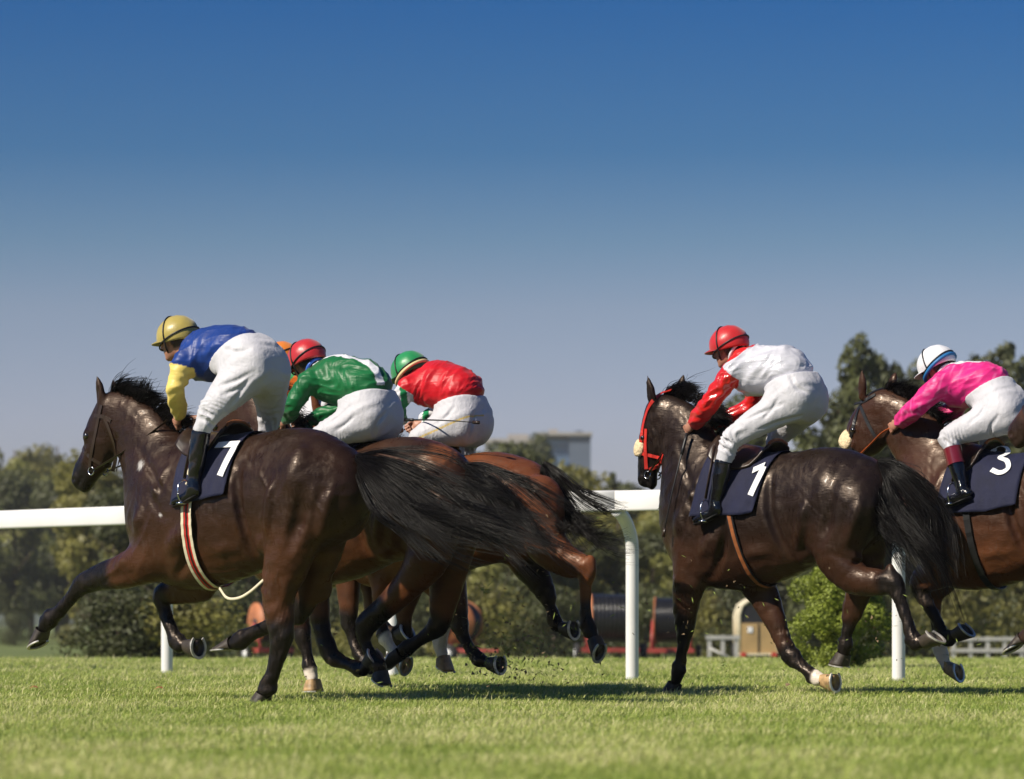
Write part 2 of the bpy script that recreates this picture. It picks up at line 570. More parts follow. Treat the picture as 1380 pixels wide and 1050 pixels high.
# ------------------------------------------------------------------ a frame running with each horse
class Frame:
    """x = the way the horse runs, y = its left side, z = up; origin on the ground under its midline"""
    def __init__(s, px, Y, th=40.0):
        t = math.radians(th)
        s.h = np.array([-math.cos(t), math.sin(t), 0.0])
        s.L = np.array([-math.sin(t), -math.cos(t), 0.0])
        s.O = np.array([gx(px, Y), Y, 0.0])
        s.rz = math.atan2(s.h[1], s.h[0])
        s.cam = np.array([0, 0, CAMH])
    def loc(s, px, py, a=0.0):
        """a place seen at (px, py), a metres left of the midline plane -> local coordinates"""
        r = np.array([(px - CX) / FPX, 1.0, (CY - py) / FPX])
        t = ((s.O - s.cam) @ s.L + a) / (r @ s.L)
        p = s.cam + t * r - s.O
        return np.array([p @ s.h, a, p[2]])
    def m(s, px, Y=None):
        return px * (Y or s.O[1]) / FPX
    def ray(s, px, py):
        r = np.array([(px - CX) / FPX, 1.0, (CY - py) / FPX]); r /= np.linalg.norm(r)
        o = s.cam - s.O
        return np.array([o @ s.h, o @ s.L, o[2]]), np.array([r @ s.h, r @ s.L, r[2]])
    def hit(s, fld, pts):
        """points of the photograph cast onto a body -> local points and normals"""
        O, D = [], []
        for px, py in pts:
            o, d = s.ray(px, py)
            O.append(o + d * (s.O[1] - 2.2)); D.append(d)
        P, ok = fld.march(np.array(O), np.array(D), 4.4)
        P = np.array(P)
        good = np.where(ok)[0]
        for i in np.where(~ok)[0]:
            if len(good):
                j = good[np.argmin(np.abs(good - i))]
                # keep the pixel, take the lateral depth of the nearest hit
                P[i] = s.loc(pts[i][0], pts[i][1], P[j][1])
        return P, fld.grad(P)

def resamp(P, n):
    P = np.asarray(P, float)
    P = catmull(P, 8)[:, :3] if len(P) > 2 else P
    d = np.r_[0, np.cumsum(np.linalg.norm(np.diff(P, axis=0), axis=1))]
    t = np.linspace(0, d[-1], n)
    return np.stack([np.interp(t, d, P[:, i]) for i in range(3)], 1)

# ------------------------------------------------------------------ the ground
def gz(y):
    """the turf is level to its far edge, then falls gently"""
    return float(np.interp(y, [0, 45, 48, 95, 130, 180, 400, 9000], [0, 0, -0.02, -0.62, -0.95, -0.95, -0.4, -0.4]))

def ground():
    ys = [2, 6, 10, 15, 20, 25, 30, 35, 40, 43, 46, 48, 52, 60, 70, 80, 95, 110, 130, 180, 260, 400, 800, 2000, 6000]
    V, F = [], []
    NX = 15
    for y in ys:
        for i in range(NX):
            V.append(((i / (NX - 1) * 2 - 1) * (12 + y * 1.6), y, gz(y)))
    for r in range(len(ys) - 1):
        for i in range(NX - 1):
            F.append((r * NX + i, r * NX + i + 1, (r + 1) * NX + i + 1, (r + 1) * NX + i))
    m, n, b = nodes_of('turf_soil')
    L = n.links
    tc = n.nodes.new('ShaderNodeNewGeometry')
    n1 = n.nodes.new('ShaderNodeTexNoise'); n1.inputs['Scale'].default_value = 0.35; n1.inputs['Detail'].default_value = 6
    n2 = n.nodes.new('ShaderNodeTexNoise'); n2.inputs['Scale'].default_value = 14; n2.inputs['Detail'].default_value = 6
    mp = n.nodes.new('ShaderNodeMapping'); mp.inputs['Scale'].default_value = (1, 0.5, 1)
    L.new(tc.outputs['Position'], mp.inputs[0]); L.new(mp.outputs[0], n1.inputs['Vector']); L.new(tc.outputs['Position'], n2.inputs['Vector'])
    ad = n.nodes.new('ShaderNodeMath'); ad.operation = 'ADD'
    L.new(n1.outputs[0], ad.inputs[0]); L.new(n2.outputs[0], ad.inputs[1])
    cr = n.nodes.new('ShaderNodeValToRGB')
    cr.color_ramp.elements[0].position = 0.35; cr.color_ramp.elements[0].color = (0.075, 0.11, 0.022, 1)
    cr.color_ramp.elements[1].position = 0.68; cr.color_ramp.elements[1].color = (0.21, 0.25, 0.065, 1)
    dv = n.nodes.new('ShaderNodeMath'); dv.operation = 'MULTIPLY'; dv.inputs[1].default_value = 0.5
    L.new(ad.outputs[0], dv.inputs[0]); L.new(dv.outputs[0], cr.inputs[0]); L.new(cr.outputs[0], b.inputs['Base Color'])
    b.inputs['Roughness'].default_value = 0.9
    bp = n.nodes.new('ShaderNodeBump'); bp.inputs['Distance'].default_value = 0.05
    L.new(n2.outputs[0], bp.inputs['Height']); L.new(bp.outputs[0], b.inputs['Normal'])
    o = mesh_np('ground', np.array(V), F, m)
    tag(o, 'racecourse ground falling away beyond the turf', kind='structure')
ground()

def grass():
    r = np.random.default_rng(5)
    bands = [(9.6, 12, 6500), (12, 14, 4600), (14, 17, 3200), (17, 21, 2300), (21, 26, 1500), (26, 33, 900), (33, 40, 520), (40, 47, 360)]
    Vs, Fs, Cs, base = [], [], [], 0
    for y0, y1, dens in bands:
        hw = y1 * 0.190
        n = int((y1 - y0) * 2 * hw * dens * 1.2)
        y = r.uniform(y0, y1, n); x = r.uniform(-1, 1, n) * y * 0.190
        patch = np.sin(x * 2.1 + np.sin(y * 1.3) * 1.5) * np.sin(y * 1.7 + np.sin(x * 0.9)) + 0.5 * np.sin(x * 5.3 + y * 3.1) * np.sin(y * 4.3 - x * 2)
        k = max(1.0, (y0 / 14) ** 0.75)
        hgt = r.gamma(5, 0.0047, n) * (1 + 0.18 * patch) * (1.0 + 0.45 * smoothstep(20, 34, y)) + 0.012
        w = r.uniform(0.0010, 0.0023, n) * k
        th = r.uniform(0, 2 * math.pi, n)
        lean = hgt * r.gamma(2.4, 0.46, n)
        la = r.normal(0.3, 1.5, n)
        dx, dy = np.cos(la) * lean, np.sin(la) * lean
        px, py = np.cos(th) * w, np.sin(th) * w
        z0 = np.where(y > 45, -0.006 * (y - 45), 0)
        V = np.zeros((n, 5, 3))
        V[:, 0] = np.stack([x - px, y - py, z0], 1); V[:, 1] = np.stack([x + px, y + py, z0], 1)
        V[:, 2] = np.stack([x + px * .85 + dx * .35, y + py * .85 + dy * .35, z0 + hgt * .62], 1)
        V[:, 3] = np.stack([x - px * .85 + dx * .35, y - py * .85 + dy * .35, z0 + hgt * .62], 1)
        V[:, 4] = np.stack([x + dx, y + dy, z0 + hgt * np.clip(1.05 - 0.25 * lean / hgt, 0.5, 1)], 1)
        I = base + np.arange(n)[:, None] * 5
        Fs.append(np.hstack([I + 0, I + 1, I + 2, I + 3])); Fs.append(np.hstack([I + 3, I + 2, I + 4, I + 4]))
        base += n * 5
        dry = np.clip(r.random(n) * 1.05 + 0.24 * patch, 0, 1)
        g1, g2, g3 = np.array([0.24, 0.34, 0.055]), np.array([0.48, 0.54, 0.13]), np.array([0.85, 0.78, 0.42])
        c = g1 + (g2 - g1) * smoothstep(0, 0.7, dry)[:, None]
        c = c + (g3 - c) * (smoothstep(0.68, 1.0, dry) * 0.85)[:, None]
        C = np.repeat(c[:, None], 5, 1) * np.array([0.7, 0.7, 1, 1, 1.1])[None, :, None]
        Vs.append(V.reshape(-1, 3)); Cs.append(C.reshape(-1, 3))
    V = np.vstack(Vs); C = np.vstack(Cs)
    q = np.vstack([f for f in Fs[0::2]]); t = np.vstack([f for f in Fs[1::2]])[:, :3]
    me = bpy.data.meshes.new('grass')
    me.vertices.add(len(V)); me.vertices.foreach_set('co', V.astype(np.float32).ravel())
    nq, nt_ = len(q), len(t)
    me.loops.add(nq * 4 + nt_ * 3)
    me.loops.foreach_set('vertex_index', np.r_[q.ravel(), t.ravel()].astype(np.int32))
    me.polygons.add(nq + nt_)
    me.polygons.foreach_set('loop_start', np.r_[np.arange(nq) * 4, nq * 4 + np.arange(nt_) * 3].astype(np.int32))
    me.polygons.foreach_set('loop_total', np.r_[np.full(nq, 4), np.full(nt_, 3)].astype(np.int32))
    me.update(calc_edges=True)
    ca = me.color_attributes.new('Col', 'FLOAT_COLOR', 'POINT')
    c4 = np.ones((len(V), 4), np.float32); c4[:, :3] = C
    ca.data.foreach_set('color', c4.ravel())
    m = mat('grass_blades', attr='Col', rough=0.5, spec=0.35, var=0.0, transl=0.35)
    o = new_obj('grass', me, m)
    tag(o, 'short sunlit turf with dry yellow blades in front of the rail', 'grass', kind='stuff')
grass()

# ------------------------------------------------------------------ running rail
def rail():
    root = empty('running_rail', (gx(852, 28.8), 28.8, 0))
    tag(root, 'white plastic running rail on swan-neck posts behind the horses', 'rail')
    o0 = np.array(root.location)
    path = np.array([(gx(-260, 36.6), 36.6), (gx(0, 34.2), 34.2), (gx(225, 32.4), 32.4), (gx(529, 30.5), 30.5), (gx(852, 28.8), 28.8), (gx(1211, 28.25), 28.25), (gx(1500, 28.1), 28.1)])
    P = catmull(np.hstack([path, np.zeros((len(path), 1))]), 6)[:, :3]
    T = np.gradient(P, axis=0); T /= np.linalg.norm(T, axis=1)[:, None]
    Nn = np.stack([T[:, 1], -T[:, 0], T[:, 2]], 1)
    Nn = np.where(Nn[:, 1:2] > 0, -Nn, Nn)
    R = P + Nn * 0.30; R[:, 2] = 1.515
    prof = [(-.024, -.086), (.024, -.086), (.034, -.080), (.038, -.066), (.040, 0), (.038, .066), (.034, .080), (.024, .086), (-.024, .086), (-.034, .080), (-.038, .066), (-.038, -.066), (-.034, -.080)]
    # sections 6 path steps long, sleeved together at joints
    k = 0
    for i0 in range(0, len(R) - 1, 6):
        seg = R[i0:i0 + 7]
        if len(seg) < 2: break
        n2 = Nn[i0:i0 + 7]
        V, F = [], []
        sc = 1.0 if k % 2 == 0 else 1.035
        for p, n in zip(seg, n2):
            for a, b in prof: V.append(p + n * a * sc + np.array([0, 0, b * sc]) - o0)
        K = len(prof)
        for j in range(len(seg) - 1):
            for q in range(K): F.append((j * K + q, j * K + (q + 1) % K, (j + 1) * K + (q + 1) % K, (j + 1) * K + q))
        F.append(tuple(range(K))[::-1]); F.append(tuple((len(seg) - 1) * K + q for q in range(K)))
        mesh_np('rail_section', np.array(V), F, M['rail'], root)
        k += 1
    for px, Y in ((225, 32.4), (529, 30.5), (852, 28.8), (1211, 28.25)):
        f = np.array([gx(px, Y), Y, 0.0])
        i = np.argmin(np.linalg.norm(P - f, axis=1)); n = Nn[i]
        pts = [f + [0, 0, -0.05], f + [0, 0, 0.6], f + [0, 0, 1.12], f + [0, 0, 1.20] + n * 0.015, f + [0, 0, 1.28] + n * 0.06, f + [0, 0, 1.35] + n * 0.125, f + [0, 0, 1.405] + n * 0.205, f + [0, 0, 1.44] + n * 0.30]
        q = MB(); q.tube(resamp(np.array(pts), 22) - o0, 0.055, 18, up=(0.3, 1, 0))
        q.build('post', M['rail'], root)
        q = MB(); c = f + [0, 0, 1.440] + n * 0.30 - o0
        q.tube([c - T[i] * 0.10, c + T[i] * 0.10], 0.045, 10, ry=0.010); q.build('bracket', M['rail'], root)
rail()

# ------------------------------------------------------------------ trees and shrubs
M['bark'] = mat('bark', (0.10, 0.075, 0.055), rough=0.9, var=0.4, vscale=8, bump=0.02, bscale=12, stretch=(1, 1, 0.3))
LEAF = [mat('leaves_olive', (0.22, 0.205, 0.050), rough=0.55, var=0.35, vscale=0.9, transl=0.35, objvar=0.22),
        mat('leaves_dark', (0.095, 0.105, 0.036), rough=0.55, var=0.35, vscale=1.1, transl=0.3, objvar=0.2),
        mat('leaves_light', (0.28, 0.28, 0.08), rough=0.55, var=0.3, vscale=1.0, transl=0.4, objvar=0.2),
        mat('leaves_thuja', (0.24, 0.29, 0.035), rough=0.6, var=0.4, vscale=7, transl=0.25, objvar=0.0)]

def crown_mesh(name, h, w, kind, n, ls, seed, m):
    r = np.random.default_rng(seed)
    cl = []
    nc_ = {'broad': 26, 'poplar': 40, 'bush': 20, 'cone': 40, 'thuja': 90}[kind]
    for i in range(nc_):
        t = r.random()
        if kind == 'broad':
            z = h * (0.16 + 0.78 * t); rr = w * (0.25 + 0.75 * math.sin(math.pi * min(1, 0.18 + t * 0.80)) ** 0.7); cr = w * r.uniform(0.30, 0.50)
        elif kind == 'poplar':
            z = h * (0.10 + 0.86 * t); rr = w * (0.30 + 0.70 * math.sin(math.pi * (0.12 + t * 0.80)) ** 0.8) * 0.7; cr = w * r.uniform(0.30, 0.48) * (1.15 - 0.65 * t)
        elif kind == 'bush':
            z = h * (0.10 + 0.72 * t); rr = w * (1.0 - 0.55 * t); cr = w * r.uniform(0.25, 0.42)
        elif kind == 'thuja':
            z = h * (0.04 + 0.9 * t); rr = w * (1.0 - max(0, t - 0.35) * 1.05) * 1.15; cr = w * r.uniform(0.20, 0.30)
        else:
            z = h * (0.05 + 0.92 * t); rr = w * (1.0 - t) ** 0.65 * 0.75; cr = w * r.uniform(0.22, 0.34) * (1.15 - 0.8 * t)
        a = r.uniform(0, 2 * math.pi); q = math.sqrt(r.random())
        cl.append((math.cos(a) * rr * q * 0.75, math.sin(a) * rr * q * 0.75, z, cr, cr * (1.5 if kind == 'poplar' else 0.85)))
    cl = np.array(cl)
    wgt = cl[:, 3] ** 2; wgt /= wgt.sum()
    ci = r.choice(len(cl), n, p=wgt)
    d = r.normal(size=(n, 3)); d /= np.linalg.norm(d, axis=1)[:, None]
    rad = r.uniform(0.55, 1.08, n) ** 0.6
    C = cl[ci, :3] + d * rad[:, None] * np.stack([cl[ci, 3], cl[ci, 3], cl[ci, 4]], 1)
    C[:, 2] = np.abs(C[:, 2]) + 0.02
    nrm = d + r.normal(size=(n, 3)) * 0.55; nrm /= np.linalg.norm(nrm, axis=1)[:, None]
    a = np.cross(nrm, r.normal(size=(n, 3))); a /= np.linalg.norm(a, axis=1)[:, None]
    b = np.cross(nrm, a)
    s = ls * r.uniform(0.6, 1.3, n)[:, None]
    V = np.stack([C - a * s, C - b * s * 0.55 + nrm * s * 0.15, C + a * s, C + b * s * 0.55 + nrm * s * 0.15], 1).reshape(-1, 3)
    F = np.arange(n * 4).reshape(n, 4)
    me_o = mesh_np(name, V, F, m, smooth=False)
    return me_o

def tree_proto(name, h, w, kind, n, ls, seed, m, trunk=True):
    root = empty(name)
    c = crown_mesh('crown' if trunk else 'foliage', h, w, kind, n, ls, seed, m); c.parent = root
    r = np.random.default_rng(seed)
    q = MB()
    P = [(0, 0, -0.3), (0.03, 0.02, h * 0.3), (-0.02, 0.05, h * 0.6), (0.04, 0, h * 0.9)]
    q.tube(P, [h * .022, h * .017, h * .011, h * .003], 9)
    for k in range(7):
        a = r.uniform(0, 6.28); z = h * r.uniform(0.2, 0.7); l = w * r.uniform(0.4, 0.8)
        q.tube([(0, 0, z), (math.cos(a) * l * .5, math.sin(a) * l * .5, z + l * .35), (math.cos(a) * l, math.sin(a) * l, z + l * .9)], [h * .008, h * .005, h * .002], 6)
    t = q.build('trunk' if trunk else 'stem', M['bark'], root)
    return root

def copy_tree(o):
    c = o.copy(); COL.objects.link(c)
    for ch in o.children:
        d = ch.copy(); COL.objects.link(d); d.parent = c; d.matrix_parent_inverse = ch.matrix_parent_inverse
    return c

PROTO = {}
def place(kind, px, Y, top, label, group, wscale=1.0, rz=None):
    """kind, where seen, distance, height of its top in the photograph"""
    spec = {'olive': ('tree', 8, 2.0, 'broad', 7600, .135, 0, 0), 'dark': ('tree', 8, 2.2, 'broad', 7600, .135, 1, 1), 'light': ('tree', 8, 1.6, 'broad', 7600, .12, 2, 2),
            'poplar': ('poplar_tree', 9, 1.5, 'poplar', 9000, .125, 3, 1), 'bush': ('shrub', 2.4, 1.7, 'bush', 3600, .07, 4, 1), 'lbush': ('shrub', 2.4, 1.7, 'bush', 3600, .07, 5, 0),
            'conifer': ('conifer_tree', 8, 1.6, 'cone', 4500, .11, 6, 1)}[kind]
    used = kind in PROTO
    if not used:
        PROTO[kind] = tree_proto(spec[0], *spec[1:6], spec[6] + 40, LEAF[spec[7]], trunk=spec[0] != 'shrub')
    o = copy_tree(PROTO[kind]) if used else PROTO[kind]
    z0 = gz(Y)
    H = CAMH + (CY - top) / FPX * Y - z0
    s = H / (spec[1] * (0.90 if spec[3] == 'broad' else 0.99))
    o.location = (gx(px, Y), Y, z0)
    ws = (0.55 * s + 0.45) * wscale
    o.scale = (ws, ws, s)
    o.rotation_euler = (0, 0, RNG.uniform(0, 6.28) if rz is None else rz)
    tag(o, label, 'shrub' if spec[0] == 'shrub' else 'tree', group)
    return o

GW = 'trees of the wood beyond the racecourse'
LM = [(-60, 'at the left edge'), (0, 'at the left edge'), (40, 'above the stretched foreleg'), (85, 'beside the muzzle of the leading horse'), (130, 'behind the head of the leading horse'), (175, 'behind the neck of the leading horse'),
      (220, 'behind the hands of the blue jockey'), (265, 'behind the boot of the blue jockey'), (310, 'behind the leading number cloth'), (355, 'behind the croup of the leading horse'), (400, 'below the green jockey'), (445, 'behind the green jockey knee'),
      (490, 'below the seat of the green jockey'), (535, 'between the green and the red jockey'), (580, 'below the red jersey'), (625, 'below the green-capped jockey'), (670, 'just right of the green-capped jockey'),
      (715, 'above the bay croup'), (760, 'right of the office block'), (805, 'left of the swan-neck post'), (850, 'above the swan-neck post'), (895, 'behind the head of the red-bridled horse'), (940, 'behind the neck of the red-bridled horse'),
      (985, 'behind the boot on the red-bridled horse'), (1030, 'behind the middle number cloth'), (1075, 'behind the back of the red-bridled horse'), (1120, 'behind the croup of the red-bridled horse'), (1165, 'behind the head of the rightmost horse'), (1210, 'behind the neck of the rightmost horse'),
      (1255, 'behind the hands of the pink jockey'), (1300, 'behind the maroon-topped boot'), (1345, 'behind the rightmost number cloth'), (1390, 'at the right edge')]
LOWM = [(-60, 'by the left edge'), (20, 'left of the stretched hoof'), (95, 'below the stretched foreleg'), (160, 'left of the leftmost rail post'), (205, 'against the leftmost rail post'), (262, 'right of the leftmost rail post'), (320, 'below the girth of the leading horse'),
      (380, 'behind the planted hind leg'), (440, 'right of the planted hind leg'), (500, 'behind the bundle of hooves'), (560, 'behind the second rail post'), (650, 'below the flying black tails'), (700, 'below the belly of the bay horse'), (745, 'behind the bay hind leg'),
      (870, 'beside the swan-neck post'), (960, 'between the legs of the red-bridled horse'), (1010, 'above the tan trailer'), (1090, 'left of the clipped thuja'), (1180, 'right of the clipped thuja'), (1300, 'below the belly of the rightmost horse'), (1350, 'below the rightmost number cloth'), (1400, 'at the right edge')]
def near(px, T): return min(T, key=lambda q: abs(q[0] - px))[1]
USED = set()
r_ = random.Random(3)
for row, (Y, step, tops) in enumerate([(165, 58, 0), (140, 60, 22), (118, 66, 62)]):
    px = -90 + row * 21
    while px < 1480:
        skyline = float(np.interp(px, [-100, 40, 80, 170, 560, 640, 690, 735, 770, 800, 900, 1100, 1400], [612, 605, 602, 612, 640, 606, 612, 622, 640, 662, 668, 690, 690]))
        top = skyline + tops + r_.uniform(-7, 16)
        kind = r_.choice(['olive', 'olive', 'dark', 'light'] if row else ['olive', 'dark', 'olive'])
        d_ = {'olive': 'olive', 'dark': 'dark', 'light': 'pale'}[kind]
        if px < 135:
            top -= 4
            if kind == 'dark' and r_.random() < 0.6: kind, d_ = 'light', 'pale'
        ws = r_.uniform(0.9, 1.25); lb = '%s %s tree, %s row of the wood, %s' % ('narrow' if ws < 1.07 else 'broad', d_, ('back', 'middle', 'front')[row], near(px, LM))
        if lb in USED: lb += ', right-hand one' if lb + ', right-hand one' not in USED else ', rightmost one'
        USED.add(lb)
        place(kind, px + r_.uniform(-12, 12), (Y + r_.uniform(-6, 6)) * (1.95 if px < 135 else 1), top, lb, GW, wscale=ws)
        px += step * r_.uniform(0.75, 1.1)
for px, top, k in [(-40, 835, 'lbush'), (20, 826, 'bush'), (95, 838, 'lbush'), (160, 792, 'bush'), (205, 800, 'bush'), (262, 790, 'lbush'), (320, 785, 'bush'), (380, 800, 'lbush'), (440, 790, 'bush'), (500, 800, 'lbush'),
                   (560, 790, 'bush'), (650, 770, 'lbush'), (700, 765, 'bush'), (745, 790, 'bush'), (870, 790, 'bush'), (960, 790, 'lbush'), (1010, 780, 'bush'), (1090, 770, 'bush'), (1180, 770, 'bush'), (1300, 760, 'lbush'), (1350, 745, 'bush'), (1400, 765, 'lbush')]:
    Y = 100 + (px * 7 % 13)
    if px in (160, 205, 262): Y = 62
    if px < 130: Y = 215
    place(k, px, Y, top, '%s rounded shrub at the wood foot, %s' % ('dark' if k == 'bush' else 'olive', near(px, LOWM)), 'shrubs along the foot of the wood', wscale=1.1)
for px, Y, top, ws, lb in [(1155, 112, 452, 1.0, 'tallest poplar, left of the pink jockey'), (1190, 115, 474, .95, 'pointed poplar left of the white helmet, second tallest of its clump'), (1216, 118, 500, .9, 'lower poplar just left of the white helmet'),
                       (1130, 116, 520, .9, 'low poplar beside the back of the jockey in red and white'), (1246, 118, 472, .85, 'poplar top rising behind the white helmet'), (1316, 112, 478, .9, 'poplar above the back of the pink jockey'), (1345, 114, 462, 1.0, 'poplar highest above the pink jersey'),
                       (1372, 112, 480, .95, 'poplar at the right edge of the picture'), (1000, 112, 525, 1.1, 'poplar behind the arm of the jockey in red and white'), (978, 116, 560, 1.0, 'small poplar behind the red sleeve'), (1040, 112, 548, 1.0, 'poplar seen below the white jersey'), (1085, 110, 565, 1.1, 'poplar under the breeches of the red and white jockey')]:
    place('poplar', px, Y, top, lb, 'poplars behind the right hand horses', wscale=ws * 0.9)
place('conifer', 826, 150, 632, 'pointed dark conifer between the building and horse 1', None, wscale=.8)
place('conifer', 736, 300, 596, 'narrow dark tree standing in front of the pale building', None, wscale=.7)
place('dark', 727, 300, 618, 'dark tree hiding the foot of the pale building', None, wscale=.55)

def thuja():
    root = empty('thuja_shrub', (gx(1130, 36.5), 36.5, 0))
    c = crown_mesh('foliage', 1.62, 0.62, 'thuja', 52000, .018, 91, LEAF[3]); c.parent = root
    q = MB(); q.tube([(0, 0, -.05), (0, 0, 1.1)], [.05, .02], 8); q.build('stem', M['bark'], root)
    tag(root, 'bright yellow-green clipped thuja behind the legs of horse 1', 'shrub')
thuja()

# ------------------------------------------------------------------ far building
def building():
    Y = 600
    root = empty('office_building', (gx(745, Y), Y, 0))
    tag(root, 'grey-blue office block with a pale low wing on the skyline', 'building')
    o = np.array(root.location)
    def Z(py): return CAMH + (CY - py) / FPX * Y
    slab = mat('building_slab', (0.10, 0.13, 0.185), rough=0.7, var=0.08, vscale=0.1)
    pale = mat('building_pale', (0.36, 0.33, 0.30), rough=0.8, var=0.1, vscale=0.1)
    glass = mat('building_glass', (0.10, 0.17, 0.28), rough=0.15, spec=0.8, var=0.1, vscale=0.2)
    blue = mat('building_blue', (0.17, 0.26, 0.40), rough=0.5, var=0.08, vscale=0.1)
    def bx(name, x0, x1, y0, y1, t, b_, m):
        q = MB(); q.box(gx(x0, Y) - o[0], gx(x1, Y) - o[0], y0, y1, Z(b_) if b_ < 900 else -1, Z(t)); return q.build(name, m, root, smooth=False)
    w1 = bx('tower_wall', 767, 796, 0, 16, 586, 999, slab)
    w2 = bx('facade', 729, 767.2, 1.5, 14, 592, 999, blue)
    w3 = bx('wing_wall', 655, 729.2, 3, 15, 596, 999, pale)
    bx('roof_slab', 722, 798, -0.8, 16.5, 583, 587, pale)
    bx('roof_house', 740, 752, 3, 9, 577, 583.2, pale); bx('roof_house', 776, 786, 3, 9, 579, 583.2, slab)
    bx('wing_roof', 652, 722.2, 2, 15.5, 590, 596, pale); bx('roof_house', 684, 712, 5, 10, 583, 590.2, pale)
    for r in range(6):
        for c in range(5):
            x = 731 + c * 7.1; t = 597 + r * 11
            q = MB(); q.box(gx(x, Y) - o[0], gx(x + 5.6, Y) - o[0], 1.3, 1.9, Z(t + 7), Z(t)); wdw = q.build('window', glass, w2, smooth=False)
    for r in range(4):
        for c in range(6):
            x = 675 + c * 9; t = 600 + r * 13
            q = MB(); q.box(gx(x, Y) - o[0], gx(x + 6, Y) - o[0], 2.8, 3.4, Z(t + 6), Z(t)); q.build('window', glass, w3, smooth=False)
building()

def hill():
    V, F = [], []
    n = 60
    for i in range(n):
        x = -1500 + 3000 * i / (n - 1); hgt = 128 + 20 * math.sin(i * 0.7) + 10 * math.sin(i * 2.1)
        hgt *= float(np.interp(i, [0, 20, 34, 60], [1.0, 0.95, 0.75, 0.55]))
        V += [(x, 2900, -1), (x, 3000, hgt * 0.7), (x, 3200, hgt)]
    for i in range(n - 1):
        for k in range(2): F.append((i * 3 + k, (i + 1) * 3 + k, (i + 1) * 3 + k + 1, i * 3 + k + 1))
    o = mesh_np('hill', np.array(V), F, mat('wooded_hill', (0.05, 0.07, 0.05), rough=0.95, var=0.3, vscale=0.01))
    tag(o, 'low wooded hill on the horizon', kind='structure')
hill()

# ------------------------------------------------------------------ carts and fences behind the turf
M['redpaint'] = mat('red_frame_paint', (0.30, 0.045, 0.035), rough=0.5, var=0.3, vscale=3)
M['hose'] = mat('black_hose', (0.015, 0.015, 0.018), rough=0.3, var=0.2)
M['flange'] = mat('reel_flange', (0.42, 0.15, 0.06), rough=0.6, var=0.3, vscale=2)
M['tyre'] = mat('tyre', (0.02, 0.02, 0.02), rough=0.8, var=0.2)
M['tan'] = mat('tan_panel', (0.42, 0.28, 0.12), rough=0.6, var=0.15, vscale=2)
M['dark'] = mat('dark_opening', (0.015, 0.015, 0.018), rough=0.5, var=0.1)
M['tailred'] = mat('tail_reflector', (0.5, 0.03, 0.03), rough=0.3, var=0.1)

def reel_cart(px, Y, label, w=1.0, d=1.35, rz=0.0):
    root = empty('hose_reel_cart', (gx(px, Y), Y, gz(Y)), rz)
    tag(root, label, 'hose reel', 'irrigation hose reels parked behind the turf')
    q = MB(); q.box(-w * .75, w * .75, -.5, -.38, .32, .44); q.box(-w * .75, w * .75, .38, .5, .32, .44); q.box(-w * .75, -w * .75 + .12, -.38, .38, .32, .44); q.box(w * .75 - .12, w * .75, -.38, .38, .32, .44)
    q.box(-.08, .08, -1.2, -.5, .34, .42); q.build('chassis', M['redpaint'], root, smooth=False)
    zc = .44 + d / 2 + .12
    for sx in (-1, 1):
        q = MB()
        q.tube([(sx * w * .62, -.44, .44), (sx * w * .60, 0, zc)], .045, 6); q.tube([(sx * w * .62, .44, .44), (sx * w * .60, 0, zc)], .045, 6)
        q.build('stand', M['redpaint'], root)
        q = MB(); q.tube([(sx * w * .5, 0, zc), (sx * w * .545, 0, zc)], d / 2, 28, up=(0, 0, 1)); fl = q.build('flange', M['flange'], root)
        q = MB(); q.tube([(sx * w * .55, 0, zc), (sx * w * .60, 0, zc)], .12, 14); q.build('hub', M['dark'], fl)
        q = MB(); q.tube([(sx * w * .80, .1, .28), (sx * w * .95, .1, .28)], .28, 20); wh = q.build('wheel', M['tyre'], root)
        q = MB(); q.tube([(sx * w * .79, .1, .28), (sx * w * .96, .1, .28)], .13, 14); q.build('rim', M['rail'], wh)
    for k in range(9):
        x = -w * .44 + w * .88 * k / 8
        q = MB(); R = d / 2 * .90
        q.tube([(x, math.cos(t) * R, zc + math.sin(t) * R) for t in np.linspace(0, 2 * math.pi, 29)], w * .055, 6, cap=False, up=(1, 0, 0)); q.build('hose_winding', M['hose'], root)
    q = MB(); q.tube([(-w * .5, 0, zc), (w * .5, 0, zc)], d / 2 * .86, 24, up=(0, 0, 1)); q.build('drum', M['hose'], root)
reel_cart(362, 92, 'hose reel cart seen between the legs of the leading horse', .7, 1.1, .5)
reel_cart(618, 94, 'hose reel cart turned sideways behind the legs of the bay horse', .6, 1.2, 1.2)
reel_cart(822, 92, 'black hose reel cart directly left of the white swan-neck post', 1.0, 1.35, .05)
reel_cart(905, 94, 'black hose reel on red stands behind the foreleg of horse 1', .85, 1.30, -.1)

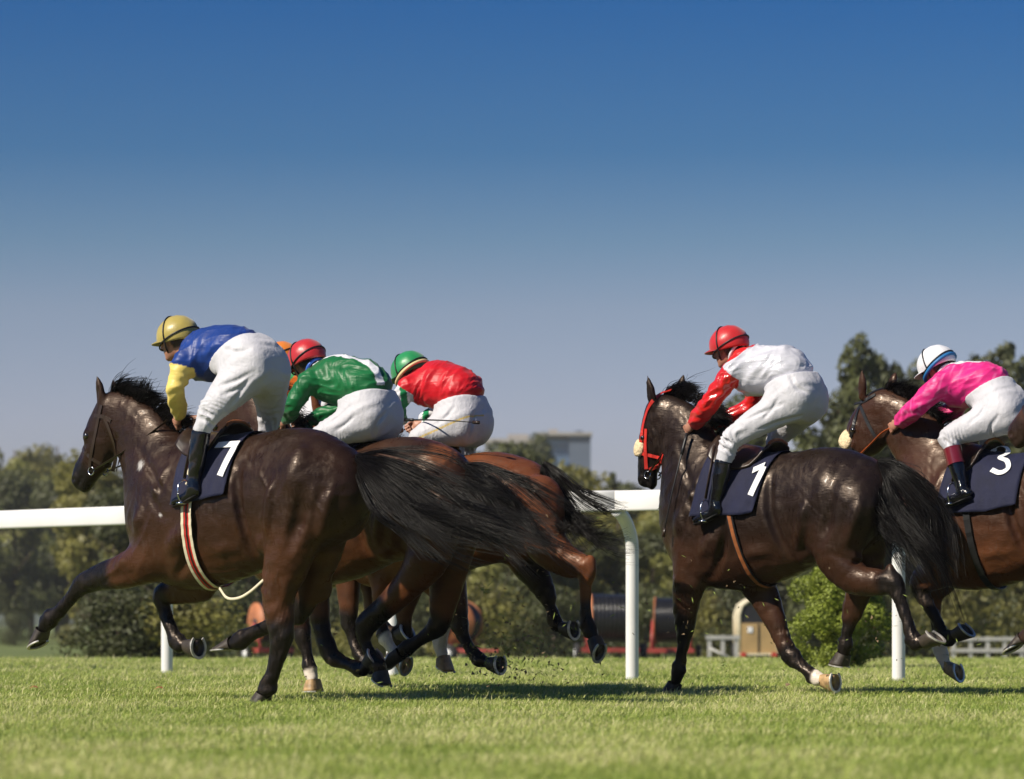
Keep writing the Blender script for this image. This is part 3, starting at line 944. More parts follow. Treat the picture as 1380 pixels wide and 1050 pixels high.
def box_cart():
    Y = 93
    root = empty('box_trailer', (gx(1022, Y), Y, gz(Y)), 0)
    tag(root, 'tan box trailer with white hooped frame behind the forelegs of horse 1', 'trailer')
    q = MB(); q.box(-.48, .48, -.02, 1.9, .30, 1.12); q.build('body_panel', M['tan'], root, smooth=False)
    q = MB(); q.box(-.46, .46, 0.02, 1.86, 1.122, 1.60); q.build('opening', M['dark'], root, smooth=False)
    for y in (0, .95, 1.88):
        q = MB(); P = [(-.52, y, .3), (-.52, y, 1.35), (-.44, y, 1.60), (-.25, y, 1.74), (0, y, 1.78), (.25, y, 1.74), (.44, y, 1.60), (.52, y, 1.35), (.52, y, .3)]
        q.tube(P, .045, 8, up=(0, 1, 0)); q.build('hoop', M['cream'], root)
    q = MB(); q.box(-.015, .015, -.045, -.022, .32, 1.10); q.build('door_seam', M['dark'], root, smooth=False)
    q = MB(); q.box(-.52, .52, -.12, 1.9, .24, .298); q.build('bumper', M['cream'], root, smooth=False)
    for sx in (-1, 1):
        q = MB(); q.box(sx * .42 - .07, sx * .42 + .07, -.15, -.122, .20, .32); q.build('tail_light', M['tailred'], root, smooth=False)
        q = MB(); q.tube([(sx * .50, 1.0, .28), (sx * .66, 1.0, .28)], .28, 20); q.build('wheel', M['tyre'], root)
    q = MB(); q.box(-.30, -.16, -.045, -.022, .86, 1.02); q.build('sign_plate', M['white'], root, smooth=False)
box_cart()

def fence(px0, px1, Y, top, label, n, rails=2, diag=False):
    z0 = gz(Y); H = CAMH + (CY - top) / FPX * Y - z0
    x0, x1 = gx(px0, Y), gx(px1, Y)
    root = empty('white_fence', ((x0 + x1) / 2, Y, z0)); c = (x0 + x1) / 2
    tag(root, label, 'fence')
    for i in range(n):
        x = x0 + (x1 - x0) * i / (n - 1) - c
        q = MB(); q.box(x - .05, x + .05, -.05, .05, -.1, H); q.build('post', M['fence'], root, smooth=False)
    for k in range(rails):
        z = H * (1 - k * .42)
        q = MB(); q.box(x0 - c - .1, x1 - c + .1, -.082, -.052, z - .11, z - .01); q.build('rail_board', M['fence'], root, smooth=False)
    if diag:
        q = MB(); q.tube([(x0 - c, -.1, H * .55), (x1 - c, -.1, H * .1)], .04, 6); q.build('brace', M['fence'], root)
fence(956, 992, 88, 856, 'short white gate section beside the tan trailer', 3, 1, True)
fence(1285, 1400, 90, 858, 'white plank fence far behind the horses at the right edge', 6, 2)

def shed():
    Y = 112
    root = empty('shed', (gx(1296, Y), Y, gz(Y)))
    tag(root, 'low shed with blue-grey roof behind the legs of horse 3', 'shed')
    q = MB(); q.box(-.8, .8, 0, 1.5, 0, 1.25); q.build('wall', M['tan'], root, smooth=False)
    q = MB(); V = [(-1, -.2, 1.252), (1, -.2, 1.252), (1, .75, 1.75), (-1, .75, 1.75), (1, 1.7, 1.252), (-1, 1.7, 1.252)]
    q.add(V, [(0, 1, 2, 3), (3, 2, 4, 5), (0, 3, 5), (1, 4, 2), (0, 5, 4, 1)]); q.build('roof', mat('shed_roof', (0.22, 0.27, 0.36), rough=0.5), root, smooth=False)
shed()

# ------------------------------------------------------------------ turf thrown up by the hooves
def divots():
    r = np.random.default_rng(17)
    Vs, Fs, Cs, b = [], [], [], 0
    cen = [(690, 885, 38, 34, 22.0, 650), (700, 800, 45, 50, 22.2, 60), (545, 925, 30, 14, 21.0, 60), (650, 700, 30, 30, 21.5, 16), (430, 905, 60, 25, 21.0, 40), (960, 850, 70, 55, 22.6, 90), (1180, 860, 60, 45, 22.3, 70), (1250, 900, 40, 30, 22.6, 50), (780, 800, 40, 50, 22.5, 40)]
    for px, py, sx, sy, Y, n in cen:
        for _ in range(n):
            x, y = r.normal(px, sx), r.normal(py, sy)
            if y > 925: continue
            p = np.array(at(x, y, Y + r.normal(0, 0.3)))
            k = r.random()
            if k < 0.5:
                L_ = r.uniform(0.015, 0.06); d = r.normal(size=3); d /= np.linalg.norm(d); a = np.cross(d, r.normal(size=3)); a = a / np.linalg.norm(a) * 0.0034
                Vs += [p - d * L_ / 2, p + a, p + d * L_ / 2, p - a]; Fs.append((b, b + 1, b + 2, b + 3)); Cs += [(0.20, 0.26, 0.05)] * 4; b += 4
            else:
                s = r.uniform(0.003, 0.010); q = [p + r.normal(size=3) * s for _ in range(4)]
                Vs += q; Fs += [(b, b + 1, b + 2), (b, b + 2, b + 3), (b, b + 3, b + 1), (b + 1, b + 3, b + 2)]; Cs += [(0.22, 0.15, 0.08)] * 4; b += 4
    o = mesh_np('flying_turf', np.array(Vs), Fs, mat('turf_bits', attr='Col', rough=0.8, var=0.1), smooth=False, col=np.array(Cs))
    tag(o, 'blades and crumbs of turf thrown up behind the hooves', 'turf', kind='stuff')
    # two clumps big enough to pick out
    for px, py, Y, lb in ((651, 795, 21.6, 'tuft of torn grass in the air behind the leading horses'), (975, 895, 22.6, 'clod of turf in the air between the legs of horse 1')):
        p = at(px, py, Y)
        V, F = [], []
        for i in range(26):
            a0 = r.normal(size=3) * 0.012; d = r.normal(size=3) * [1, .5, .4]; d /= np.linalg.norm(d); L_ = r.uniform(.02, .07); a = np.cross(d, r.normal(size=3)); a = a / np.linalg.norm(a) * .0028
            k = len(V); V += [a0 - a, a0 + a, a0 + d * L_ * .6 + a * .7, a0 + d * L_]; F.append((k, k + 1, k + 2, k + 3))
        o = mesh_np('torn_tuft', np.array(V), F, mat('torn_grass', (0.20, 0.27, 0.06), rough=0.6), smooth=False); o.location = p
        tag(o, lb, 'grass tuft')
divots()

# ------------------------------------------------------------------ summer haze
def haze():
    q = MB(); q.box(-900, 900, -20, 1000, -2.2, 62)
    m = bpy.data.materials.new('haze'); m.use_nodes = True
    n = m.node_tree; n.nodes.clear()
    v = n.nodes.new('ShaderNodeVolumePrincipled'); v.inputs['Density'].default_value = 0.00022; v.inputs['Color'].default_value = (0.93, 0.93, 0.92, 1); v.inputs['Anisotropy'].default_value = 0.0
    o = n.nodes.new('ShaderNodeOutputMaterial'); n.links.new(v.outputs[0], o.inputs['Volume'])
    h = q.build('haze', m, smooth=False)
    tag(h, 'thin summer haze over the racecourse', kind='stuff')
haze()

for px, py, lb in ((45, 934, 'small fallen orange leaf on the turf at the left edge'), (214, 935, 'small fallen brown leaf on the turf left of the planted hoof')):
    Y = CAMH * FPX / (py - CY)
    o = mesh_np('fallen_leaf', np.array([(-.035, 0, .03), (0, -.018, .045), (.035, 0, .035), (.02, .02, .05), (-.015, .022, .045), (0, 0, .052)]), [(0, 1, 5), (1, 2, 5), (2, 3, 5), (3, 4, 5), (4, 0, 5)], mat('leaf_brown', (0.42, 0.16, 0.07), rough=0.6), smooth=False)
    o.location = (gx(px, Y), Y, 0); tag(o, lb, 'leaf')
# ------------------------------------------------------------------ hair, hooves
def strands(C, W):
    """C (N, n, 3) centre lines, W (N, n) radii -> vertices, quads of three-sided tubes"""
    N, n, _ = C.shape
    T = np.gradient(C, axis=1)
    T /= np.linalg.norm(T, axis=2)[..., None] + 1e-9
    ref = RNG.normal(size=(N, 1, 3))
    A = np.cross(T, ref); A /= np.linalg.norm(A, axis=2)[..., None] + 1e-9
    B = np.cross(T, A)
    V = np.stack([C + (A * math.cos(t) + B * math.sin(t)) * W[..., None] for t in (0, 2.094, 4.189)], 2)
    idx = np.arange(N * n * 3).reshape(N, n, 3)
    F = []
    for k in range(3):
        k2 = (k + 1) % 3
        F.append(np.stack([idx[:, :-1, k], idx[:, :-1, k2], idx[:, 1:, k2], idx[:, 1:, k]], -1).reshape(-1, 4))
    return V.reshape(-1, 3), np.vstack(F)

def hair(name, guides, count, parent, spread=(0.015, 0.07), w=0.0016, n=13, cut=(0.55, 1.0), m='hair', wave=0.012, seed=1):
    r = np.random.default_rng(seed)
    G = np.stack([resamp(g, n) for g in guides])
    nl = max(5, count // 34)
    lock = r.integers(0, nl, count)
    lu = r.random(nl)
    u = np.clip(lu[lock] + r.normal(size=count) * 0.035, 0, 0.9999) * (len(G) - 1)
    i = np.minimum(u.astype(int), len(G) - 2); f = (u - i)[:, None, None]
    C = G[i] * (1 - f) + G[i + 1] * f
    t = np.linspace(0, 1, n)[None, :, None]
    ln = (cut[0] + (cut[1] - cut[0]) * np.clip(r.random(nl)[lock] * 0.75 + r.random(count) * 0.3, 0, 1) ** 0.6)[:, None]
    tt = np.linspace(0, 1, n)[None] * ln
    x = tt * (n - 1); j = np.minimum(x.astype(int), n - 2); fr_ = (x - j)[..., None]
    ar = np.arange(count)[:, None]
    C = C[ar, j] * (1 - fr_) + C[ar, j + 1] * fr_
    # locks: strands of one lock run together and share a wave
    ph = r.random((nl, 3)) * 6.28
    am = r.normal(size=(nl, 3)); lo_ = r.normal(size=(nl, 3))
    off = lo_[lock][:, None] * np.array([1, 0.8, 1])
    C = C + off * (spread[0] + (spread[1] - spread[0]) * t ** 1.3)
    loose = np.where(r.random(count) < 0.12, 2.6, 1.0)[:, None, None]
    C = C + r.normal(size=(count, 1, 3)) * (0.004 + 0.011 * t ** 1.2) * loose
    C = C + np.sin(t * 5.5 + ph[lock][:, None]) * am[lock][:, None] * wave * t + r.normal(size=(count, 1, 3)) * 0.004 * t
    C = C + am[lock][:, None] * 0.9 * wave * t
    W = w * (0.6 + 0.8 * r.random((count, 1))) * (1.05 - tt ** 2 * 0.85)
    V, F = strands(C, W)
    return mesh_np(name, V, F, M[m], parent)

def hoof(fr, cor, sole, a, n_deg, parent, light=False, size=1.0, shoe=True):
    C = fr.loc(cor[0], cor[1], a); S = fr.loc(sole[0], sole[1], a)
    n = math.radians(n_deg)
    nb = np.array([math.cos(n), 0, math.sin(n)])                       # the way the sole faces
    toe = np.array([math.cos(n + math.pi / 2), 0, math.sin(n + math.pi / 2)])
    ax = S - C
    ln = np.linalg.norm(ax) + 1e-9
    if ln > 0.085 * size: S = C + ax / ln * 0.085 * size
    lat = np.array([0, 1.0, 0])
    ax = (S - C) / (np.linalg.norm(S - C) + 1e-9)
    ct = toe - ax * (toe @ ax); ct /= np.linalg.norm(ct) + 1e-9
    V, F = [], []
    K = 20; R = 6
    def outline(t):  # horse's sole outline, blunt at the heel
        x = math.cos(t); y = math.sin(t)
        if x < -0.55: x = -0.55 + (x + 0.55) * 0.35
        return x, y
    for j in range(R + 1):
        f = j / R
        for k in range(K):
            x, y = outline(2 * math.pi * k / K)
            top = C + ct * x * 0.047 * size + lat * y * 0.044 * size
            bot = S + toe * (x * 0.068 + 0.01) * size + lat * y * 0.061 * size
            bulge = 1 + 0.06 * math.sin(f * math.pi)
            p = top * (1 - f) + bot * f
            V.append(p)
    # sole: rim, recessed cup
    for rr, dep in ((0.97, 0.0), (0.80, -0.001), (0.74, -0.012), (0.3, -0.014)):
        for k in range(K):
            x, y = outline(2 * math.pi * k / K)
            V.append(S + toe * (x * 0.068 * rr + 0.01) * size + lat * y * 0.061 * size * rr + nb * dep * size)
    V.append(S + toe * 0.01 - nb * 0.012)
    for j in range(R + 4):
        for k in range(K):
            F.append((j * K + k, j * K + (k + 1) % K, (j + 1) * K + (k + 1) % K, (j + 1) * K + k))
    e = (R + 4) * K
    for k in range(K): F.append((e + k, e + (k + 1) % K, len(V) - 1))
    # frog: a wedge in the cup
    b = len(V)
    for x, y, d in ((-0.040, -0.020, 0), (-0.040, 0.020, 0), (0.030, 0, -0.006), (-0.040, -0.020, -0.014), (-0.040, 0.020, -0.014), (0.030, 0, -0.014)):
        V.append(S + toe * (x + 0.01) * size + lat * y * size + nb * d)
    F += [(b, b + 1, b + 2), (b, b + 2, b + 5, b + 3), (b + 1, b + 4, b + 5, b + 2), (b, b + 3, b + 4, b + 1)]
    o = mesh_np('hoof', np.array(V), F, M['hoof_light' if light else 'hoof'], parent)
    if shoe:
        q = MB()
        P, Nn = [], []
        for k in range(25):
            t = math.radians(-142 + 284 * k / 24)
            x, y = math.cos(t), math.sin(t)
            P.append(S + toe * (x * 0.061 + 0.009) * size + lat * y * 0.054 * size); Nn.append(nb)
        q.band(P, Nn, 0.015 * size, 0.009)
        q.build('horseshoe', M['shoe'], o, smooth=False)
    return o

# ------------------------------------------------------------------ the horse
HIND_R = None
def horse(D):
    fr = Frame(*D['O'])
    nm = D.get('name', 'race_horse')
    root = empty(nm, fr.O, fr.rz)
    tag(root, D['label'], 'horse', 'race horses galloping in the field')
    sx, sy, dx = D.get('tf', (1, 1, 1187))
    bx = D.get('bx', 1187)
    def tp(p):  # a template pixel moved to this horse
        return (dx + (p[0] - bx) * sx, CY + (p[1] - CY) * sy)
    tr = []
    for px, yt, yb, rl in D['trunk']:
        a, t = tp((px, yt)); _, b = tp((px, yb))
        T = fr.loc(a, t, 0); B = fr.loc(a, b, 0); c = (T + B) / 2
        tr.append([*c, abs(T[2] - B[2]) / 2, rl])
    def conv(lst, a=0.0, own=False):
        out = []
        for q in lst:
            px, py = (q[0], q[1]) if own else tp(q)
            ri = q[2] if len(q) > 2 else 0.05
            rl = q[3] if len(q) > 3 else ri * 0.86
            aa = a * (q[4] if len(q) > 4 else 1)
            out.append([*fr.loc(px, py, aa), ri, rl])
        return out
    neck = conv(D['neck'], own=D.get('own_head', False))
    head = conv(D['head'], own=D.get('own_head', False))
    legs = [(conv(L['n'], L['a'], own=not L.get('tp')), L) for L in D['legs']]
    for n_, L in legs:
        for q in n_:
            if q[3] < 0.13:
                t = min(1.0, (0.13 - q[3]) / 0.05)
                q[3] *= 1 + 0.20 * t; q[4] *= 1 + 0.13 * t
    allp = np.array([q[:3] for q in tr + neck + head + sum([l[0] for l in legs], [])])
    lo, hi = allp.min(0) - [0.30, 0.33, 0.28], allp.max(0) + [0.30, 0.33, 0.30]
    lo[2] = max(lo[2], -0.02)
    F = SDF(lo, hi, D.get('h', 0.0115))
    F.chain(tr, k=0.03, cap=(0.45, 0.5))
    tr = np.array(tr)
    # barrel, chest, hips, shoulders
    def mid(i): return tr[i]
    wi = tr[-3]
    F.ell(tr[-1][:3] + [0.03, 0, 0.02], (0.20, 0.165, 0.25), 0.08)                       # breast
    for sgn in (1, -1):
        F.ell(tr[-2][:3] + [0.03, sgn * 0.12, 0.03], (0.15, 0.11, 0.27), 0.05, ang=-0.35)   # shoulder
        F.ell(tr[1][:3] + [-0.03, sgn * 0.11, -0.02], (0.22, 0.145, 0.245), 0.05, ang=0.3)    # hip
        F.ell(tr[0][:3] + [0.0, sgn * 0.095, -0.08], (0.105, 0.105, 0.20), 0.04, ang=-0.15)  # buttock
    F.chain(neck, k=0.10)
    trunkF = SDF(lo, hi, F.h); trunkF.f = F.f.copy()
    for n_, L in legs:
        A_ = np.array(n_)
        low = [i for i in range(len(A_)) if A_[i, 3] <= 0.0555 and i >= 2]
        if len(low) >= 2:
            A_[low, 3] *= 0.86
        F.chain(A_, k=L.get('k', 0.055))
        if len(low) >= 2:     # tendons standing off behind the cannon bone
            T_ = []
            for i in [low[0] - 1] + low[:-1]:
                d_ = A_[min(i + 1, len(A_) - 1), :3] - A_[i - 1, :3]; d_ /= np.linalg.norm(d_)
                T_.append([*(A_[i, :3] + np.array([d_[2], 0, -d_[0]]) * (A_[i, 3] * 0.78)), 0.0150, 0.0135])
            F.chain(T_, k=0.010)
        # joints: point of hock behind, tendons
        for j in L.get('hock', []):
            p = fr.loc(*(tp(j) if L.get('tp') else j[:2]), L['a'])
            F.ell(p, (0.034, 0.024, 0.046), 0.02)
    for n_, L in legs:      # bony joints
        A_ = np.array(n_)
        for i in range(3, len(A_) - 1):
            if A_[i, 3] > A_[i - 1, 3] and A_[i, 3] >= A_[i + 1, 3] and A_[i, 3] < 0.10:
                d_ = A_[i + 1, :3] - A_[i - 1, :3]; d_ /= np.linalg.norm(d_); r_ = A_[i, 3]
                nf = np.array([-d_[2], 0, d_[0]])
                for o_, s_ in ((nf * r_ * 0.30 - d_ * r_ * 0.35, 0.80), (nf * r_ * 0.22 + d_ * r_ * 0.45, 0.78), (-nf * r_ * 0.45, 0.66)):
                    F.ell(A_[i, :3] + o_, (r_ * s_, r_ * s_ * 0.92, r_ * s_ * 0.9), 0.007)
    # head
    H = np.array(head)
    d = H[-1][:3] - H[0][:3]; hl = np.linalg.norm(d); d /= hl
    u = np.array([-d[2], 0, d[0]]);  u = u if u[0] > 0 else -u              # forehead side
    ang = math.atan2(d[2], d[0])
    F.chain(head, k=0.045)
    hk = hl / 0.50
    def hp(t, up, a=0.0): return H[0][:3] + d * t * hl + u * up * hk + np.array([0, a * hk, 0])
    F.ell(hp(0.36, -0.055), (0.15 * hk, 0.075 * hk, 0.11 * hk), 0.03, ang)      # cheek
    for sgn in (1, -1):
        F.ell(hp(0.34, -0.045, sgn * 0.052), (0.11 * hk, 0.028 * hk, 0.095 * hk), 0.02, ang)
        F.ell(hp(0.40, 0.060, sgn * 0.070), (0.042 * hk, 0.022 * hk, 0.030 * hk), 0.02, ang)   # brow
        F.ell(hp(0.41, 0.045, sgn * 0.098), (0.027, 0.016, 0.022), 0.008, ang, sub=True)       # eye hollow
        F.chain([[*hp(0.55, 0.005, sgn * 0.072), 0.010, 0.010], [*hp(0.85, -0.012, sgn * 0.055), 0.008, 0.008]], 0.02)  # cheek bone
        F.ell(hp(1.03, 0.018, sgn * 0.045), (0.035, 0.020, 0.026), 0.02, ang)                 # nostril wing
        F.ell(hp(1.06, 0.022, sgn * 0.060), (0.020, 0.013, 0.012), 0.006, ang + 0.5, sub=True)
        F.chain([[*hp(1.12, -0.025, sgn * 0.052), 0.006, 0.010], [*hp(0.93, -0.045, sgn * 0.058), 0.006, 0.010]], 0.006, sub=True)
    F.ell(hp(1.04, -0.060), (0.050, 0.038, 0.028), 0.02, ang)                    # chin
    for e in D['ears']:
        (bx_, by_), (tx, ty), aa = e
        if not D.get('own_head'): (bx_, by_), (tx, ty) = tp((bx_, by_)), tp((tx, ty))
        B, T = fr.loc(bx_, by_, aa), fr.loc(tx, ty, aa * 1.25)
        N = [[*(B * (1 - t) + T * t), r1, r1 * 0.62] for t, r1 in ((-0.15, 0.030), (0.2, 0.036), (0.5, 0.034), (0.78, 0.020), (1.0, 0.006))]
        F.chain(N, k=0.02, res=3)
        N2 = [[*(B * (1 - t) + T * t + np.array([0.018, 0.022 * np.sign(aa), 0])), r1, r1 * 0.7] for t, r1 in ((0.15, 0.018), (0.5, 0.020), (0.85, 0.006))]
        F.chain(N2, k=0.008, sub=True, res=3)
    # muscles and hollows laid on the near side and mirrored
    def basis(px, py, ang_px):
        P, N = fr.hit(F, [(px, py)])
        c_, s_ = math.cos(math.radians(ang_px)), math.sin(math.radians(ang_px))
        Q, _ = fr.hit(F, [(px + 8 * c_, py - 8 * s_)])
        t = Q[0] - P[0]; n = N[0]; t -= n * (t @ n); t /= np.linalg.norm(t) + 1e-9
        return P[0], n, t, np.cross(n, t)
    for px, py, rl, rw, ht, an in D.get('muscles', []):
        P, n, t, b = basis(*tp((px, py)), an)
        rn = 0.05
        for sg in (1, -1):
            mm = np.array([1, sg, 1])
            F.ell((P - n * (rn - ht * 1.35)) * mm, (rl, rn, rw), 0.03, R=[t * mm, n * mm, b * mm])
    for pts, r, dep in D.get('hollows', []):
        P, N = fr.hit(F, [tp(p) for p in pts])
        tp_ = np.sin(math.pi * np.clip(np.linspace(0.04, 0.96, len(P)), 0, 1)) ** 0.8
        Q = P + N * (r - dep * 1.9 * tp_ + 0.012 * (1 - tp_))[:, None]
        for sg in (1, -1):
            F.chain([[q[0], q[1] * sg, q[2], r, r] for q in Q], 0.028, sub=True, res=2)
    for pts, r, out in D.get('veins', []):
        P, N = fr.hit(F, [tp(p) for p in pts])
        Q = P + N * (out - r)
        F.chain([[*q, r, r] for q in Q], 0.012, res=3)
    V, Q = F.mesh()
    V = relax(V, Q, 2, 0.45)
    N = vnormals(V, Q)
    V = V + N * wav(V, [(1, 0.3, 0.5), (0.2, 1, -0.6)], 3 + len(nm), 0.22, 0.0022)[:, None]
    low_ = np.zeros(len(V))
    for n_, L in legs:
        R_ = catmull(np.array(n_)[3:], 2)
        low_ = np.maximum(low_, smoothstep(0.09, 0.02, np.min(np.linalg.norm(V[:, None, :] - R_[None, :, :3], axis=2) - R_[None, :, 3], axis=1)))
    N = vnormals(V, Q)
    V = V + N * (low_ * (wav(V, [(1, 0.4, 0.2), (0.3, 1, 0.1)], 31, 0.042, 0.0042, 0.35, True) + wav(V, [(0.2, 0.3, 1)], 33, 0.09, 0.003)) + (1 - low_) * wav(V, [(1, 0.1, 0.8), (0.6, 0.2, -1)], 35, 0.10, 0.0022, 0.8))[:, None]
    # colours of the coat
    base = np.array(D['coat']); warm = np.array(D['warm']); pts_ = np.array(D.get('points', (0.007, 0.006, 0.006)))
    w = wav(V, [(1, 0, 0.4), (0, 1, 0.7)], 11, 0.5, 1.0)
    zc = tr[:, 2].mean()
    k1 = smoothstep(zc + 0.02, zc - 0.42, V[:, 2] + 0.07 * w)
    c = base * (1 - k1[:, None]) + warm * k1[:, None]
    k2 = np.zeros(len(V))
    for n_, L in legs:
        A = np.array(n_)[L.get('dark', 3):]
        R_ = catmull(A, 3)
        dd = np.min(np.linalg.norm(V[:, None, :] - R_[None, :, :3], axis=2) - R_[None, :, 3], axis=1)
        k2 = np.maximum(k2, smoothstep(0.075, 0.0, dd))
    dm = np.linalg.norm(V - H[-1][:3], axis=1)
    k2 = np.maximum(k2, smoothstep(0.18, 0.08, dm))
    ne = catmull(np.array(neck), 3)
    c = c * (1 - k2[:, None]) + pts_ * k2[:, None]
    for n_, L in legs:
        if L.get('sock'):
            i0 = L['sock']
            A = np.array(n_)[i0:]
            R_ = catmull(A, 4) if len(A) > 2 else np.array([A[0] * (1 - t) + A[-1] * t for t in np.linspace(0, 1, 6)])
            # bounded by the plane across the leg at the first node
            ax = A[-1][:3] - A[0][:3]
            ax = ax / np.linalg.norm(ax)
            dd = np.min(np.linalg.norm(V[:, None, :] - R_[None, :, :3], axis=2), axis=1)
            along = (V - A[0][:3]) @ ax
            kk = (smoothstep(0.10, 0.085, dd) * smoothstep(-0.012, 0.012, along + 0.01 * w))[:, None]
            c = c * (1 - kk) + np.array([0.80, 0.70, 0.60]) * kk
    for px, py, rad, cc in D.get('marks_and_lit', []):
        P, _ = fr.hit(F, [tp((px, py))])
        dd = np.linalg.norm(V - P[0], axis=1)
        nz = wav(V, [(1, 0, 1), (1, 0.4, -0.3), (0, 1, 1)], 5, 0.025, 1.0, 1.0)
        kk = (smoothstep(rad, rad * 0.3, dd + nz * rad * 0.45) * 0.85)[:, None]
        c = c * (1 - kk) + np.array(cc) * kk
    mesh_np('body', V, Q, M['coat'], root, col=c)
    # eyes
    for sgn in (1, -1):
        e = MB(); e.ball(hp(0.41, 0.045, sgn * 0.084), (0.022, 0.017, 0.019), 14, 10)
        e.build('eye', M['eye'], root)
    for (n_, L) in legs:
        q = L['hoof']
        cor, so = q[0], q[1]
        if L.get('tp'): cor, so = tp(cor), tp(so)
        hoof(fr, cor, so, L['a'] * (L['n'][-1][4] if len(L['n'][-1]) > 4 else 1), q[2], root, light=bool(L.get('light')), size=q[3] if len(q) > 3 else 1.12)
    # tail, mane
    if D.get('tail'):
        G = [[fr.loc(*(tp(p[:2]) if D.get('tail_tp') else p[:2]), p[2]) for p in g] for g in D['tail']]
        t_ = hair('tail', G, D.get('tail_n', 2600), root, spread=D.get('tail_spread', (0.008, 0.075)), cut=(0.25, 1.0), w=0.0015, n=17, wave=0.042, seed=len(nm) + 3)
    if D.get('mane'):
        r0, r1 = D['mane'][:2]
        own = D.get('own_head')
        A = np.array([fr.loc(*(p[:2] if own else tp(p)), 0) for p in r0]); B = np.array([fr.loc(*(p[:2] if own else tp(p)), (p[2] if len(p) > 2 else 0.02)) for p in r1])
        n_ = 24; A2 = resamp(A, n_); B2 = resamp(B, n_)
        G = []
        for i in range(n_):
            m_ = (A2[i] * 0.55 + B2[i] * 0.45) + np.array([0.0, 0, 0.022])
            G.append([A2[i] - [0, 0, 0.03], m_, B2[i]])
        hair('mane', G, D['mane'][2], root, spread=(0.010, 0.020), n=9, cut=(0.35, 1.15), w=0.0018, wave=0.016, seed=21)
    D['fr'], D['F'], D['TF'], D['root'], D['tr'], D['tp'], D['hp'] = fr, F, trunkF, root, tr, tp, hp
    return D

# ------------------------------------------------------------------ tack
def path_on(D, pts, n=None, fld='F', off=0.0):
    fr = D['fr']
    P0 = np.array([[p[0], p[1], 0] for p in pts], float)
    R = resamp(P0, n or max(6, 5 * len(pts)))
    P, N = fr.hit(D[fld], [(p[0], p[1]) for p in R])
    if len(P) > 4:      # even out
        for _ in range(2):
            P[1:-1] = (P[:-2] + 2 * P[1:-1] + P[2:]) / 4
            N[1:-1] = (N[:-2] + 2 * N[1:-1] + N[2:]) / 4
    return P + N * off, N

def strap(D, name, paths, w, m, parent=None, fld='F', th=0.006, off=0.001, mirror=True):
    q = MB()
    for pts in paths:
        P, N = path_on(D, pts, fld=fld, off=off)
        q.band(P, N, w, th)
        if mirror:
            f = np.array([1, -1, 1])
            q.band((P * f)[::-1], (N * f)[::-1], w, th)
    return q.build(name, M[m], parent or D['root'], smooth=False)

def ringpts(D, s_fn, phis, fld='TF', off=0.01):
    """points round the barrel: phi 0 = spine, positive towards the left side"""
    tr = D['tr']; o = np.argsort(tr[:, 0])
    out = []
    P0, Dd = [], []
    for ph in phis:
        s_ = s_fn(ph)
        zc = np.interp(s_, tr[o, 0], tr[o, 2])
        d = np.array([0, math.sin(ph), math.cos(ph)])
        P0.append(np.array([s_, 0, zc]) + d * 0.75); Dd.append(-d)
    P, ok = D[fld].march(np.array(P0), np.array(Dd), 0.72, 0.004)
    N = D[fld].grad(P)
    return P + N * off, N

def number_cloth(D, top_f, bot_f, bot_b, top_b, phimax=1.85, name='number_cloth', m='navy', off=0.014):
    fr = D['fr']
    s0t, s0b, s1b, s1t = (fr.loc(px, py, a)[0] for px, py, a in (top_f, bot_f, bot_b, top_b))
    NU, NV = 26, 44
    phs = np.linspace(-phimax, phimax, NV)
    V = []
    for i in range(NU):
        u = i / (NU - 1)
        def sf(ph):
            v = abs(ph) / phimax
            return (s0t * (1 - v) + s0b * v) * (1 - u) + (s1t * (1 - v) + s1b * v) * u
        P, N = ringpts(D, sf, phs, off=off)
        v = np.abs(phs) / phimax
        wob = 0.007 * np.sin(u * 19 + v * 5 + np.sign(phs)) * v ** 2 + 0.016 * v ** 4
        V.append(P + N * wob[:, None])
    V = np.array(V)
    idx = np.arange(NU * NV).reshape(NU, NV)
    F = np.stack([idx[:-1, :-1], idx[1:, :-1], idx[1:, 1:], idx[:-1, 1:]], -1).reshape(-1, 4)
    o = mesh_np(name, V.reshape(-1, 3), F, M[m], D['root'])
    md = o.modifiers.new('thickness', 'SOLIDIFY'); md.thickness = 0.004; md.offset = -1
    return o

def digit(D, strokes, w, parent, off=0.026):
    q = MB()
    for pts in strokes:
        P, N = path_on(D, pts, n=8 * len(pts), fld='TF', off=off)
        q.band(P, N, w, 0.002)
    o = q.build('number', M['white'], parent, smooth=False)
    return o

def girth(D, top, bot, w, m, name='girth', phi=(0.9, 3.6), off=0.012, extra=None, pw=1.0):
    fr = D['fr']
    st = fr.loc(*top)[0]; sb = fr.loc(*bot)[0]
    phs = np.linspace(-math.pi, math.pi, 61)
    def sf(ph): return st + (sb - st) * (abs(ph) / math.pi) ** pw
    P, N = ringpts(D, sf, phs, off=off)
    q = MB(); q.band(P, N, w, 0.006)
    g = q.build(name, M[m], D['root'], smooth=False)
    if extra:
        for (o_, w_, m_) in extra:
            T = np.gradient(P, axis=0); T /= np.linalg.norm(T, axis=1)[:, None]
            b = np.cross(T, N)
            q = MB(); q.band(P + b * o_ + N * 0.006, N, w_, 0.003)
            q.build('girth_stripe', M[m_], g, smooth=False)
    return g

